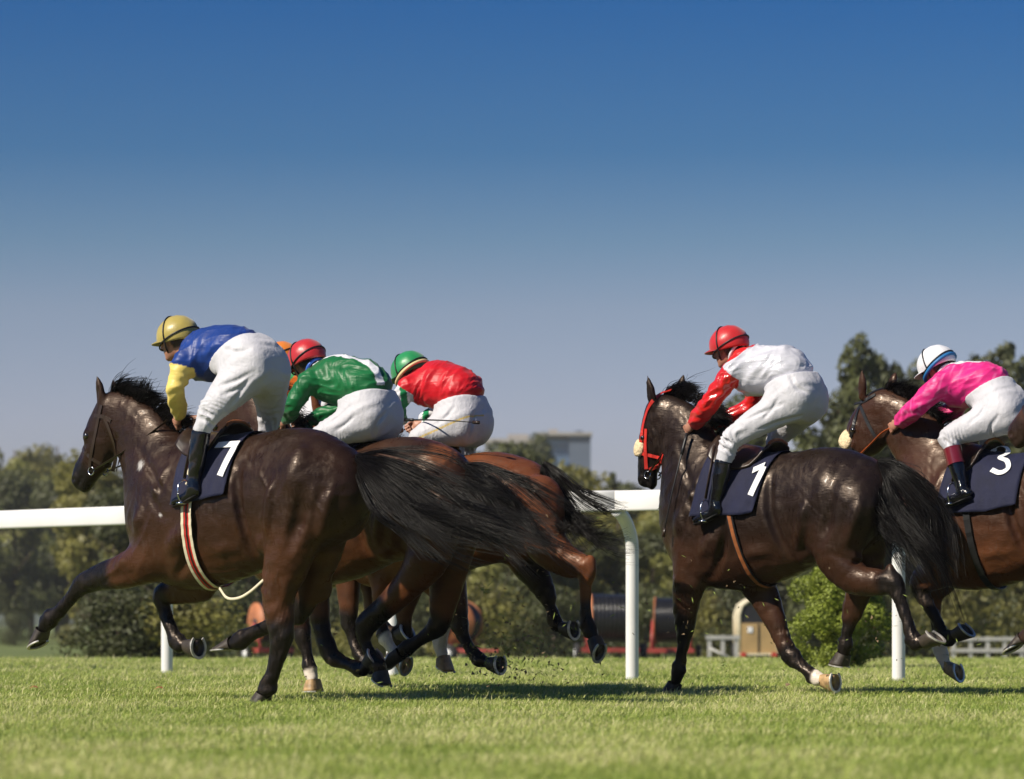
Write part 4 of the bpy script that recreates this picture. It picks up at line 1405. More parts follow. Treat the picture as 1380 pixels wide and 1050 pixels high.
def saddle(D, s_front, s_back, m='dleather', cant='leather'):
    """small racing saddle: curved flaps, raised rear edge"""
    fr = D['fr']
    sf_, sb_ = fr.loc(*s_front)[0], fr.loc(*s_back)[0]
    NU, NV = 18, 31
    V = []
    for i in range(NU):
        u = i / (NU - 1)
        ph_max = 0.55 * math.sin(math.pi * min(1, 0.18 + u * 0.62)) ** 0.7 * (1 if u < 0.75 else 1 - (u - 0.75) * 1.6)
        phs = np.linspace(-ph_max, ph_max, NV)
        P, N = ringpts(D, lambda ph: sb_ + (sf_ - sb_) * (1 - u) , phs, off=0.030)
        rise = 0.012 + 0.055 * smoothstep(0.75, 1.0, u) + 0.045 * smoothstep(0.25, 0.0, u)
        P = P + N * (rise * np.exp(-(phs / 0.5) ** 2))[:, None]
        V.append(P)
    V = np.array(V)
    idx = np.arange(NU * NV).reshape(NU, NV)
    F = np.stack([idx[:-1, :-1], idx[1:, :-1], idx[1:, 1:], idx[:-1, 1:]], -1).reshape(-1, 4)
    o = mesh_np('saddle', V.reshape(-1, 3), F, M[m], D['root'])
    md = o.modifiers.new('thickness', 'SOLIDIFY'); md.thickness = 0.018; md.offset = 1
    q = MB(); q.tube(V[-1][4:-4], 0.011, 8)
    q.build('cantle', M[cant], o)
    return o

def ring_head(D, t, m, name, w=0.02, r=None, tilt=0.0, off=0.002, parent=None, tube=None, arc=math.pi, long=0.05):
    """a strap right round the head at t along it"""
    hp = D['hp']; C = hp(t, -0.01)
    d = hp(1, 0) - hp(0, 0); d /= np.linalg.norm(d)
    u = hp(0, 1) - hp(0, 0); u /= np.linalg.norm(u)
    P0, Dd = [], []
    for i in range(33):
        ph = -arc + 2 * arc * i / 32
        v = u * math.cos(ph) + np.array([0, 1, 0]) * math.sin(ph)
        c = C + d * tilt * math.cos(ph)
        P0.append(c + v * 0.24); Dd.append(-v)
    P, ok = D['F'].march(np.array(P0), np.array(Dd), 0.24, 0.003)
    N = -np.array(Dd)
    q = MB()
    if tube:
        pf = np.sqrt(np.clip(1 - np.linspace(-1, 1, 33) ** 6, 0.05, 1))
        q.tube(P + N * tube * 0.35, long * pf, 14, cap=True, up=tuple(d), ry=tube * pf) if False else q.tube(P + N * tube * 0.35, tube * pf, 14, cap=True, up=tuple(d), ry=long * pf)
    else: q.band(P + N * off, N, w, 0.005)
    return q.build(name, M[m], parent or D['root'], smooth=bool(tube))

def bridle(D, m, cheek, brow, nose_t, bit, rein_m, reins, extra=(), noseband=True, tilt=0.0, w=0.024):
    fr = D['fr']
    b = strap(D, 'bridle', [cheek, brow] + list(extra), w, m)
    if noseband: ring_head(D, nose_t, m, 'noseband', 0.022, parent=b, tilt=tilt)
    P, N = fr.hit(D['F'], [bit])
    for sg in (1, -1):
        q = MB()
        c = P[0] * [1, sg, 1] + N[0] * [1, sg, 1] * 0.012
        R = [c + np.array([math.cos(t) * 0.025, 0.0, math.sin(t) * 0.025]) for t in np.linspace(0, 2 * math.pi, 21)]
        q.tube(R, 0.0045, 6, cap=False)
        q.build('bit_ring', M['steel'], b)
    # reins: from the ring to the hands, both sides
    q = MB()
    for sg in (1, -1):
        pts = [P[0] * [1, sg, 1] + N[0] * [1, sg, 1] * 0.02] + [fr.loc(x, y, a) * np.array([1, sg, 1]) for x, y, a in reins]
        C = resamp(np.array(pts), 24)
        T = np.gradient(C, axis=0)
        q.tube(C, 0.0045, 8, ry=0.011, up=(0, 1, 0))
    q.build('reins', M[rein_m], D['root'], smooth=False)
    return b
# ------------------------------------------------------------------ the riders
def seg_d(V, A, B):
    e = B - A; t = np.clip((V - A) @ e / (e @ e), 0, 1)
    return np.linalg.norm(V - A - t[:, None] * e, axis=1), t

def rider(D, J):
    fr = D['fr']
    L = lambda px, py, a=0.0: fr.loc(px, py, a)
    mirror = lambda p: np.array([p[0], -p[1], p[2]])
    j = {}
    for k in ('neck', 'chest', 'waist', 'pelvis', 'head'):
        j[k] = L(*J[k][:2], 0)
    for k in ('shoulder', 'elbow', 'wrist', 'hip', 'knee', 'shin', 'ankle', 'toe'):
        j[k] = L(*J[k][:2], J[k][2])
        fk = J.get('far_' + k)
        j['f' + k] = L(*fk[:2], fk[2]) if fk else mirror(j[k])
    off = np.array([j['pelvis'][0], 0, j['ankle'][2] - 0.08])
    wp = fr.O + fr.h * off[0] + np.array([0, 0, off[2]])
    root = empty('person', wp, fr.rz)
    tag(root, J['label'], 'jockey', 'jockeys riding in the race')
    def pm(name, V, F, m, parent=root, **k): return mesh_np(name, np.asarray(V) - off, F, m, parent, **k)
    p = math.radians(J.get('pitch', -15))
    f = np.array([math.cos(p), 0, math.sin(p)]); u = np.array([-math.sin(p), 0, math.cos(p)]); la = np.array([0, 1.0, 0])
    yaw = math.radians(J.get('yaw', 0))
    f2 = f * math.cos(yaw) + la * math.sin(yaw); la2 = -f * math.sin(yaw) + la * math.cos(yaw); f, la = f2, la2
    c = j['head']
    def HP(a, b, d=0.0): return c + f * a + la * d + u * b
    R = [f, la, u]
    sides = ('', 'f')
    allp = np.array([v for v in j.values()])
    lo, hi = allp.min(0) - 0.26, allp.max(0) + 0.26
    # ---- body, one continuous figure
    B = SDF(lo, hi, 0.0085)
    rt = J.get('rt', 0.15)
    B.chain([[*j['pelvis'], 0.125, 0.14], [*j['waist'], 0.105, 0.13], [*j['chest'], 0.115, 0.16], [*j['neck'], 0.055, 0.06]], 0.03)
    for sd in sides:
        B.chain([[*j[sd + 'shoulder'], 0.052, 0.052], [*j[sd + 'elbow'], 0.038, 0.038], [*j[sd + 'wrist'], 0.026, 0.026]], 0.03, res=3)
        B.chain([[*j[sd + 'hip'], 0.080, 0.07], [*j[sd + 'knee'], 0.043, 0.043], [*j[sd + 'shin'], 0.036, 0.036], [*j[sd + 'ankle'], 0.030, 0.030], [*(j[sd + 'ankle'] * 0.5 + j[sd + 'toe'] * 0.5 + [0, 0, -0.015]), 0.018, 0.020]], 0.03, res=3)
    B.chain([[*(j['neck'] - (c - j['neck']) * 0.2), 0.058, 0.058], [*HP(-0.025, -0.075), 0.052, 0.050], [*HP(-0.01, -0.03), 0.05, 0.05]], 0.02)
    B.ell(c, (0.098, 0.077, 0.105), 0.02, R=R)
    B.ell(HP(0.045, -0.065), (0.056, 0.052, 0.060), 0.025, R=R)
    B.ell(HP(0.080, -0.105), (0.022, 0.026, 0.018), 0.015, R=R)
    B.chain([[*HP(0.098, 0.008), 0.008, 0.008], [*HP(0.118, -0.030), 0.012, 0.013], [*HP(0.100, -0.038), 0.010, 0.015]], 0.010, res=2)
    B.ell(HP(0.094, -0.066), (0.014, 0.024, 0.010), 0.008, R=R)
    B.ell(HP(0.104, -0.0665), (0.012, 0.022, 0.0025), 0.003, R=R, sub=True)
    for sg in (1, -1):
        B.ell(HP(0.090, 0.004, sg * 0.032), (0.016, 0.016, 0.011), 0.010, R=R, sub=True)
        B.ell(HP(0.0, -0.020, sg * 0.080), (0.020, 0.011, 0.030), 0.008, R=R)
    # hands closed on the reins
    for sd in sides:
        w_ = j[sd + 'wrist']; sg = 1 if sd == '' else -1
        d = w_ - j[sd + 'elbow']; d = d / np.linalg.norm(d)
        d = d * 0.6 + np.array([0.55, 0, -0.15]); d /= np.linalg.norm(d)
        row = np.array([-d[2], 0, d[0]]); row = row / np.linalg.norm(row)
        pal = np.array([0, -sg, 0.0])
        C = w_ + d * 0.052
        B.chain([[*w_, 0.024, 0.022], [*C, 0.034, 0.019]], 0.012, res=2)
        for i, (o, ln) in enumerate(((0.030, 0.95), (0.010, 1.05), (-0.010, 1.0), (-0.029, 0.8))):
            K = C + d * 0.030 + row * o
            P1 = K + (d * 0.030 + pal * 0.010) * ln
            P2 = P1 + (pal * 0.024 - d * 0.006) * ln
            P3 = P2 - d * 0.030 * ln + pal * 0.002
            B.chain([[*K, 0.0095, 0.0095], [*P1, 0.0092, 0.0092], [*P2, 0.0085, 0.0085], [*P3, 0.0075, 0.0075]], 0.004, res=1)
        B.chain([[*(C + row * 0.022 - d * 0.020), 0.012, 0.012], [*(C + row * 0.042 + pal * 0.016 + d * 0.008), 0.010, 0.010], [*(C + row * 0.036 + pal * 0.026 + d * 0.034), 0.0085, 0.0085]], 0.006, res=1)
    V, Q = B.mesh(); V = relax(V, Q, 1, 0.3)
    skin = np.array(J.get('skin', (0.42, 0.20, 0.13)))
    cc = np.tile(skin, (len(V), 1))
    dd = V - c
    hairm = smoothstep(0.00, 0.02, -(dd @ f) + 0.01) * smoothstep(-0.075, -0.06, dd @ u) * smoothstep(0.14, 0.12, np.linalg.norm(dd, axis=1))
    cc = cc * (1 - hairm[:, None]) + np.array([0.03, 0.018, 0.01]) * hairm[:, None]
    lips = smoothstep(0.016, 0.008, np.linalg.norm(V - HP(0.104, -0.066), axis=1))
    cc = cc * (1 - 0.5 * lips[:, None]) + np.array([0.35, 0.09, 0.07]) * 0.5 * lips[:, None]
    under = (np.linalg.norm(V - c, axis=1) > 0.21) & (np.linalg.norm(V - j['wrist'], axis=1) > 0.15) & (np.linalg.norm(V - j['fwrist'], axis=1) > 0.15)
    cc[under] = (0.52, 0.51, 0.54)      # thin white base layer under silks and breeches
    pm('body', V, Q, M['skin'], col=cc)
    for sg in (1, -1):
        e = MB(); e.ball(HP(0.083, 0.004, sg * 0.032) - off, 0.012, 10, 8)
        e.build('eye', M['eye'], root)
    # ---- jersey
    rj = J['rj']                                   # in-plane radii: chest, waist
    S = SDF(lo, hi, 0.0075)
    ax = j['waist'] - j['chest']
    wcut = J.get('wcut', 0.85)
    cutp = j['waist'] * (1 - (wcut - 0.0)) + j['pelvis'] * wcut
    axn = j['pelvis'] - j['chest']; axn = axn / np.linalg.norm(axn)
    tl = np.array(J.get('cut_tilt', (0, 0, 0)), float)
    S.chain([[*(j['neck'] * 0.75 + j['chest'] * 0.25), 0.085, 0.10], [*j['chest'], rj[0], 0.185], [*(j['chest'] * 0.5 + j['waist'] * 0.5), (rj[0] + rj[1]) / 2 + 0.008, 0.180],
             [*j['waist'], rj[1], 0.170], [*j['pelvis'], rj[1] * 0.98, 0.165]], 0.03)
    hA, hB = L(*J['hem'][0]), L(*J['hem'][1])
    cutn = np.array([-(hB - hA)[2], 0, (hB - hA)[0]]); cutn /= np.linalg.norm(cutn)
    cutp = (hA + hB) / 2
    if (j['pelvis'] - cutp) @ cutn < 0: cutn = -cutn
    S.plane(cutp + cutn * 0.03, cutn)
    ra = J.get('ra', 0.062)
    for sd in sides:
        w0 = j[sd + 'elbow'] * 0.02 + j[sd + 'wrist'] * 0.98
        sh = j[sd + 'shoulder']
        S.chain([[*(sh * 0.75 + j['chest'] * 0.25), 0.10, 0.085], [*sh, ra * 1.25, ra * 1.2], [*(sh * 0.45 + j[sd + 'elbow'] * 0.55), ra * 1.12, ra * 1.1], [*j[sd + 'elbow'], ra, ra],
                 [*(j[sd + 'elbow'] * 0.45 + j[sd + 'wrist'] * 0.55), ra * 1.0, ra * 0.95], [*(j[sd + 'elbow'] * 0.12 + w0 * 0.88), ra * 0.86, ra * 0.8], [*w0, 0.033, 0.032]], 0.05, res=3, cap=(1, 0.3))
    V, Q = S.mesh(); V = relax(V, Q, 1, 0.4); N = vnormals(V, Q)
    col = J['jcol'](V, j, fr)
    arm = np.zeros(len(V))
    for sd in sides:
        d_, t_ = seg_d(V, j[sd + 'elbow'], j[sd + 'wrist']); d2, t2 = seg_d(V, j[sd + 'shoulder'], j[sd + 'elbow'])
        arm = np.maximum(arm, smoothstep(0.11, 0.06, np.minimum(d_, d2)))
    folds = wav(V, [(0.9, 0.5, 0.35), (0.7, -0.3, 0.9), (0.3, 1.0, 0.8)], J['seed'], 0.15, 0.013, 0.45, True)
    fold2 = wav(V, [(0.2, 0.3, 1.0), (0.5, -0.4, 0.9)], J['seed'] + 5, 0.06, 0.007, 0.45)
    bil = wav(V, [(1, 0.3, 0.2)], J['seed'] + 9, 0.22, 0.008)
    nh = smoothstep(0.06, 0.0, (cutp - V) @ cutn) * (1 - arm)
    folds, fold2, bil = folds * (1 - nh), fold2 * (1 - nh), bil * (1 - nh) - 0.020 * nh
    V = V + N * (folds * (1 - 0.3 * arm) + fold2 * (0.15 + 1.0 * arm) + bil * (1 - arm))[:, None]
    jm = pm('jersey', V, Q, M[J.get('fabric', 'silk')], col=col)
    # collar
    cu = (c - j['neck']); cu = cu / np.linalg.norm(cu)
    a1 = np.cross(cu, la); a1 /= np.linalg.norm(a1)
    q = MB()
    q.tube([j['neck'] + cu * 0.055 - off + a1 * math.cos(t) * 0.068 + la * math.sin(t) * 0.066 for t in np.linspace(0, 2 * math.pi, 25)], 0.011, 8, cap=False)
    o = q.build('collar', None, jm); o.data.materials.append(mat('collar_silk', J['collar'], rough=0.4, sheen=0.3, var=0.05))
    # ---- breeches
    S = SDF(lo, hi, 0.0085)
    rp = J.get('rp', 0.165)
    S.chain([[*(j['waist'] * 0.8 + j['chest'] * 0.2), rj[1] * 0.99, 0.168], [*(j['waist'] * 0.6 + j['pelvis'] * 0.4), rj[1] * 1.0, 0.166], [*j['pelvis'], rp, 0.155]], 0.03)
    S.plane(cutp, -cutn)
    for sd in sides:
        h_, k_, s_ = j[sd + 'hip'], j[sd + 'knee'], j[sd + 'shin']
        S.chain([[*h_, J.get('rh', 0.15) * 0.95, 0.11], [*(h_ * 0.6 + k_ * 0.4), J.get('rth', 0.125) * 0.93, 0.095], [*k_, J.get('rk', 0.080), 0.075], [*(k_ * 0.35 + s_ * 0.65), 0.062, 0.060], [*s_, 0.055, 0.052]], 0.11, res=3, cap=(1, 0.2))
    for cr in J.get('creases', []):
        P, Nc = fr.hit(S, cr)
        P = resamp(P, 9); G_ = S.grad(P); w_ = np.sin(np.linspace(0.15, 3.0, 9)) ** 0.7
        S.chain([[*(p_ + g_ * (0.012 - 0.013 * k_)), 0.012, 0.012] for p_, g_, k_ in zip(P, G_, w_)], 0.010, sub=True, res=1)
    V, Q = S.mesh(); V = relax(V, Q, 1, 0.4); N = vnormals(V, Q)
    kn = np.zeros(len(V))
    for sd in sides:
        d_ = np.linalg.norm(V - j[sd + 'knee'], axis=1); kn = np.maximum(kn, smoothstep(0.22, 0.06, d_))
        d_ = np.linalg.norm(V - (j[sd + 'hip'] * 0.5 + j['waist'] * 0.5 + [0.05, 0, -0.04]), axis=1); kn = np.maximum(kn, 0.8 * smoothstep(0.20, 0.05, d_))
    dt = j['knee'] - j['hip']; dt /= np.linalg.norm(dt)
    V = V + N * (wav(V, [dt, dt + [0.3, 0.2, 0.2]], J['seed'] + 2, 0.075, 0.010, 0.75, True) * (0.10 + kn) + wav(V, [(1, 0.2, 1)], 3, 0.2, 0.004))[:, None]
    cb = np.tile(np.array([0.57, 0.565, 0.60]), (len(V), 1))
    if J.get('piping') is not None:
        A, Bp = j['hip'], j['knee']
        d_ = (V - A) @ np.cross(dt, la); kk = (smoothstep(0.007, 0.003, np.abs(d_ + 0.02)) * (V[:, 1] > 0.0))[:, None]
        cb = cb * (1 - kk) + np.array(J['piping']) * kk
    pm('breeches', V, Q, M['cloth'], col=cb)
    # ---- boots
    for sd in sides:
        s_, an, to = j[sd + 'shin'], j[sd + 'ankle'], j[sd + 'toe']
        k_ = j[sd + 'knee']
        S = SDF(np.minimum(np.minimum(s_, an), to) - 0.13, np.maximum(np.maximum(s_, an), to) + 0.13, 0.0065)
        ft = to - an; ft = ft / np.linalg.norm(ft)
        sh = s_ - an; sh = sh / np.linalg.norm(sh)
        heel = an - ft * 0.035 - sh * 0.045
        S.chain([[*s_, 0.060, 0.056], [*(s_ * 0.6 + an * 0.4), 0.057, 0.053], [*(s_ * 0.2 + an * 0.8), 0.044, 0.042], [*an, 0.043, 0.041]], 0.02, cap=(0.15, 1))
        S.chain([[*heel, 0.034, 0.033], [*(an * 0.55 + to * 0.45 - sh * 0.035), 0.034, 0.037], [*(to - sh * 0.02), 0.026, 0.036]], 0.03)
        V, Q = S.mesh(); V = relax(V, Q, 1, 0.4); N = vnormals(V, Q)
        da = np.linalg.norm(V - an, axis=1)
        V = V + N * (wav(V, [sh, sh + ft * 0.4], 4, 0.03, 0.004, 0.3, True) * smoothstep(0.16, 0.03, da) + wav(V, [(1, 0, 1)], 5, 0.09, 0.0025))[:, None]
        bt = pm('boot', V, Q, M['boot'])
        q = MB()
        q.tube(np.array([heel - sh * 0.036 - ft * 0.02, an * 0.55 + to * 0.45 - sh * 0.072, to - sh * 0.047 + ft * 0.01]) - off, [0.033, 0.038, 0.028], 10, ry=0.006, up=tuple(sh))
        q.build('sole', M['black'], bt)
        if J.get('cuff'):
            q = MB()
            q.tube(np.array([s_ + sh * 0.01, s_ * 0.62 + an * 0.38]) - off, [0.064, 0.062], 18, cap=False)
            q.build('boot_cuff', M[J['cuff']], bt)
    # ---- helmet
    rf, rl_, ru = 0.140, 0.116, 0.128
    hc = HP(-0.008, 0.018)
    V, F = [], []
    K, n_ = 40, 18
    for i in range(n_ + 1):
        th = (0.001 + i / n_) * math.radians(112)
        for k in range(K):
            ph = 2 * math.pi * k / K
            # lower at the back and sides, cut higher over the face
            t2 = th * (1 - 0.16 * max(0, math.cos(ph)) ** 2)
            s_ = 1 + 0.014 * abs(math.sin(3 * ph)) ** 0.4 * math.sin(min(t2, 1.5)) + 0.006 * math.sin(5 * ph + th * 9)
            V.append(hc + f * rf * s_ * math.sin(t2) * math.cos(ph) + la * rl_ * s_ * math.sin(t2) * math.sin(ph) + u * ru * s_ * math.cos(t2))
    for i in range(n_):
        for k in range(K): F.append((i * K + k, (i + 1) * K + k, (i + 1) * K + (k + 1) % K, i * K + (k + 1) % K))
    F.append(tuple(range(K)))
    hcol = np.tile(np.array(J['hcol'], float), (len(V), 1))
    hm = pm('helmet', np.array(V), F, M['helmet'], col=hcol)
    md = hm.modifiers.new('thickness', 'SOLIDIFY'); md.thickness = 0.012; md.offset = -1
    # peak
    V, F = [], []
    Kp = 17
    for r_ in range(4):
        for k in range(Kp):
            ph = math.radians(-62 + 124 * k / (Kp - 1))
            t2 = math.radians(112) * (1 - 0.16 * math.cos(ph) ** 2)
            ext = 1 + [0, 0.16, 0.30, 0.36][r_] * math.cos(ph * 1.35)
            V.append(hc + f * rf * math.sin(t2) * math.cos(ph) * ext + la * rl_ * math.sin(t2) * math.sin(ph) * (1 + (ext - 1) * 0.3) + u * (ru * math.cos(t2) - 0.012 * (ext - 1) * 3 + 0.004))
    for r_ in range(3):
        for k in range(Kp - 1): F.append((r_ * Kp + k, r_ * Kp + k + 1, (r_ + 1) * Kp + k + 1, (r_ + 1) * Kp + k))
    pk = pm('peak', np.array(V), F, M['helmet'], parent=hm, col=np.tile(np.array(J['hcol'], float) * 0.8, (len(V), 1)))
    pk.modifiers.new('thickness', 'SOLIDIFY').thickness = 0.006
    # elastic bands round the silk
    def ring(n, d, sc=1.03):
        n = np.array(n, float); n /= np.linalg.norm(n)
        a = np.cross(n, (0, 1, 0)) if abs(n[1]) < 0.9 else np.cross(n, (1, 0, 0)); a /= np.linalg.norm(a); b = np.cross(n, a)
        rr = np.array([rf, rl_, ru]) * sc
        P = []
        for t in np.linspace(0, 2 * math.pi, 49):
            v = a * math.cos(t) + b * math.sin(t)
            # unit sphere slice, then scaled
            q_ = n * d + v * math.sqrt(1 - d * d)
            P.append(hc + (f * q_[0] * rr[0] + la * q_[1] * rr[1] + u * q_[2] * rr[2]) - off)
        return P
    q = MB(); q.tube(ring((0.35, 0, 1), -0.16), 0.0055, 6, cap=False)
    q.build('helmet_band', M['black'], hm)
    q = MB(); P = ring((1, 0, 0.05), 0.22); keep = [x for x in P if (x + off - hc) @ u > -0.035]
    k0 = max(range(len(P)), key=lambda i: -((P[i] + off - hc) @ u))
    P2 = P[k0:-1] + P[:k0 + 1]
    P2 = [x for x in P2 if (x + off - hc) @ u > -0.04]
    q.tube(P2, 0.0055, 6)
    q.tube(np.array([P2[0], HP(0.045, -0.06, (1 if (P2[0] + off - hc) @ la > 0 else -1) * 0.072) - off, HP(0.06, -0.125) - off, HP(0.045, -0.06, (-1 if (P2[0] + off - hc) @ la > 0 else 1) * 0.072) - off, P2[-1]]), 0.006, 6)
    q.build('chin_strap', M['black'], hm)
    if J.get('band'):
        q = MB(); q.tube(ring((0.30, 0, 1), -0.30, 1.025), 0.013, 6, cap=False, ry=0.013)
        o = q.build('helmet_trim', None, hm); o.data.materials.append(mat('helmet_trim_cloth', J['band'], rough=0.5, var=0.05))
    # goggles
    q = MB()
    for sg in (1, -1): q.ball(HP(0.092, 0.006, sg * 0.032) - off, (0.018, 0.030, 0.022), 12, 8)
    P = [HP(0.104 * math.cos(t), 0.006, 0.090 * math.sin(t)) - off for t in np.linspace(0.5, 2 * math.pi - 0.5, 30)]
    q.tube(P, 0.009, 6)
    q.build('goggles', M['black'], root)
    # stirrup irons belong to the saddle
    for sd in sides:
        q = MB()
        an, to = j[sd + 'ankle'], j[sd + 'toe']
        mid = an * 0.45 + to * 0.55 + np.array([0, 0, -0.045])
        P = []
        for t in np.linspace(-math.pi * 0.5, math.pi * 1.5, 25):
            w_ = 0.056 * math.cos(t); hgt = 0.07 * (1 + math.sin(t))
            P.append(mid + np.array([0, w_ * (1 if hgt > 0.01 else 1), -0.015 + hgt]))
        q.tube(P, 0.006, 6, cap=False)
        q.box(mid[0] - 0.02, mid[0] + 0.02, mid[1] - 0.05, mid[1] + 0.05, mid[2] - 0.022, mid[2] - 0.010)
        q.build('stirrup', M['steel'], D['root'])
    for sd in sides:
        q = MB()
        an, to = j[sd + 'ankle'], j[sd + 'toe']
        mid = an * 0.45 + to * 0.55
        k = j[sd + 'knee']
        T = np.array([mid[0] - 0.02, mid[1] * 0.75, k[2] - 0.05])
        q.tube([mid + [0, 0, 0.09], T], 0.004, 6, ry=0.012)
        q.build('stirrup_leather', M['dleather'], D['root'])
    J['j'] = j; J['root'] = root; J['off'] = off
    return J
# ------------------------------------------------------------------ horse 7 in front and its rider
A7 = dict(O=(380, 20.62), label='near dark bay horse wearing number cloth 7, one hind hoof on the grass', h=0.0105,
    trunk=[(449, 597, 725, .21), (410, 577, 750, .26), (365, 582, 762, .25), (315, 590, 781, .275), (268, 592, 794, .262), (240, 604, 791, .22)],
    neck=[(228, 668, .28, .18), (203, 612, .245, .125), (186, 585, .215, .10), (162, 562, .165, .085)],
    head=[(150, 557, .12, .09), (140, 585, .148, .088), (133, 610, .122, .070), (117, 635, .100, .062), (112, 644, .086, .058)],
    ears=[((137, 540), (131, 506), .075), ((158, 538), (152, 512), -.075)],
    legs=[
        dict(a=.14, n=[(408, 650, .20, .14), (398, 705, .20, .13), (388, 752, .165, .115), (376, 795, .110, .088), (377, 828, .086, .068), (379, 857, .070, .056), (374, 885, .048, .040), (366, 912, .043, .038), (361, 926, .050, .044), (357, 934, .040, .038)], hoof=((356, 935), (352, 948), -90), hock=[(386, 846)], dark=5),
        dict(a=-.14, n=[(440, 680, .2, .13), (432, 740, .15, .11), (417, 790, .085, .07), (403, 822, .066, .052), (380, 836, .045, .038), (345, 851, .042, .036), (325, 863, .050, .042), (314, 868, .038, .036)], hoof=((314, 868), (297, 876), -95), hock=[(405, 832)]),
        dict(a=.14, n=[(215, 700, .17, .10), (202, 750, .14, .095), (172, 768, .105, .08), (142, 776, .075, .06), (114, 786, .058, .050), (98, 803, .044, .038), (80, 824, .043, .038), (67, 835, .052, .044), (59, 847, .038, .036)], hoof=((58, 849), (52, 867), -115), dark=3),
        dict(a=-.12, n=[(225, 720, .15, .09), (275, 782, .10, .07), (243, 797, .068, .055), (219, 801, .057, .048), (222, 825, .043, .037), (233, 853, .042, .036), (240, 866, .050, .042), (250, 870, .038, .036)], hoof=((252, 870), (269, 870), 178)),
    ],
    coat=(0.022, 0.0105, 0.0065), warm=(0.060, 0.0235, 0.0105),
    muscles=[(395, 630, .13, .07, .012, 70), (362, 690, .17, .045, .024, 82), (440, 690, .14, .045, .022, 76), (352, 735, .07, .05, .020, 80), (186, 700, .08, .055, .018, 80), (212, 655, .12, .04, .014, 65), (238, 728, .12, .06, .022, 50), (165, 757, .09, .032, .012, 28), (300, 740, .12, .05, .008, 10), (385, 800, .07, .03, .010, 85)],
    hollows=[([(322, 630), (319, 672), (328, 712), (343, 745)], .030, .022), ([(408, 665), (400, 705), (388, 742)], .05, .020), ([(262, 690), (257, 735), (240, 776)], .03, .020), ([(200, 662), (222, 700)], .025, .012), ([(378, 865), (366, 905)], .010, .006), ([(106, 798), (80, 826)], .010, .006), ([(184, 600), (204, 635), (218, 662)], .02, .010), ([(384, 815), (388, 838)], .015, .010), ([(178, 772), (140, 782)], .012, .006), ([(150, 610), (158, 590)], .018, .008)],
    veins=[([(205, 690), (195, 720), (180, 745)], .008, .005), ([(270, 770), (300, 772), (330, 765)], .007, .004), ([(350, 640), (362, 670), (350, 700)], .007, .004), ([(130, 590), (140, 612), (136, 628)], .006, .004), ([(160, 765), (135, 782)], .006, .004), ([(430, 640), (422, 665), (432, 690)], .007, .004)],
    marks_and_lit=[(189, 627, .040, (0.5, 0.48, 0.46)), (216, 694, .016, (0.42, 0.40, 0.38))],
    tail=[[(482, 616, 0), (515, 611, -.02), (565, 626, -.05), (620, 660, -.08), (680, 695, -.10), (745, 730, -.10)],
          [(482, 618, 0), (515, 628, .02), (560, 656, .01), (610, 690, 0), (670, 718, -.02), (742, 745, -.06)],
          [(481, 620, 0), (503, 644, .04), (540, 680, .04), (590, 708, .03), (645, 730, .0), (715, 748, -.04)],
          [(480, 623, 0), (490, 648, .05), (515, 678, .06), (555, 704, .05), (605, 728, .03), (670, 746, .02)]],
    tail_n=1250,
    mane=([(144, 538), (170, 536), (203, 552), (238, 586)], [(176, 519, .03), (207, 524, .03), (240, 547, .03), (268, 580, .03)], 1500),
)
horse(A7)

def col_plain(c):
    return lambda V, j, fr: np.tile(np.array(c, float), (len(V), 1))

def arm_mask(V, j, r=0.10, up=0.0):
    m = np.zeros(len(V), bool)
    for sd in ('', 'f'):
        d1, t1 = seg_d(V, j[sd + 'shoulder'], j[sd + 'elbow'])
        d2, t2 = seg_d(V, j[sd + 'elbow'], j[sd + 'wrist'])
        m |= (((d1 < r) & (t1 > up)) | (d2 < r)) & (V[:, 1] * (1 if sd == '' else -1) > 0.055)
    return m

def jcol7(V, j, fr):
    c = np.tile(np.array([0.006, 0.038, 0.22]), (len(V), 1))
    m = arm_mask(V, j, 0.095, 0.12)
    c[m] = (0.80, 0.62, 0.16)
    return c

R7 = rider(A7, dict(seed=1, label='jockey in blue jersey with yellow sleeves and gold helmet crouching on horse 7', yaw=12,
    head=(239, 457), pitch=-12, neck=(262, 474), chest=(280, 480), waist=(318, 474), pelvis=(336, 484), hem=((355, 440), (279, 516)),
    shoulder=(246, 490, .19), elbow=(236, 526, .23), wrist=(242, 560, .10), hip=(334, 500, .09), knee=(286, 552, .25), shin=(271, 582, .28), ankle=(261, 656, .30), toe=(238, 672, .31),
    creases=[[(343, 500), (318, 513), (294, 520)], [(345, 504), (322, 523), (300, 532)], [(336, 512), (320, 534), (306, 552)], [(270, 552), (284, 559), (297, 568)], [(268, 561), (280, 568), (289, 575)], [(303, 470), (320, 474), (338, 470)]],
    rj=(.175, .165), rp=.168, rh=.165, rth=.14, rk=.088, ra=.060, jcol=jcol7, collar=(0.80, 0.62, 0.16), hcol=(0.42, 0.33, 0.075)))

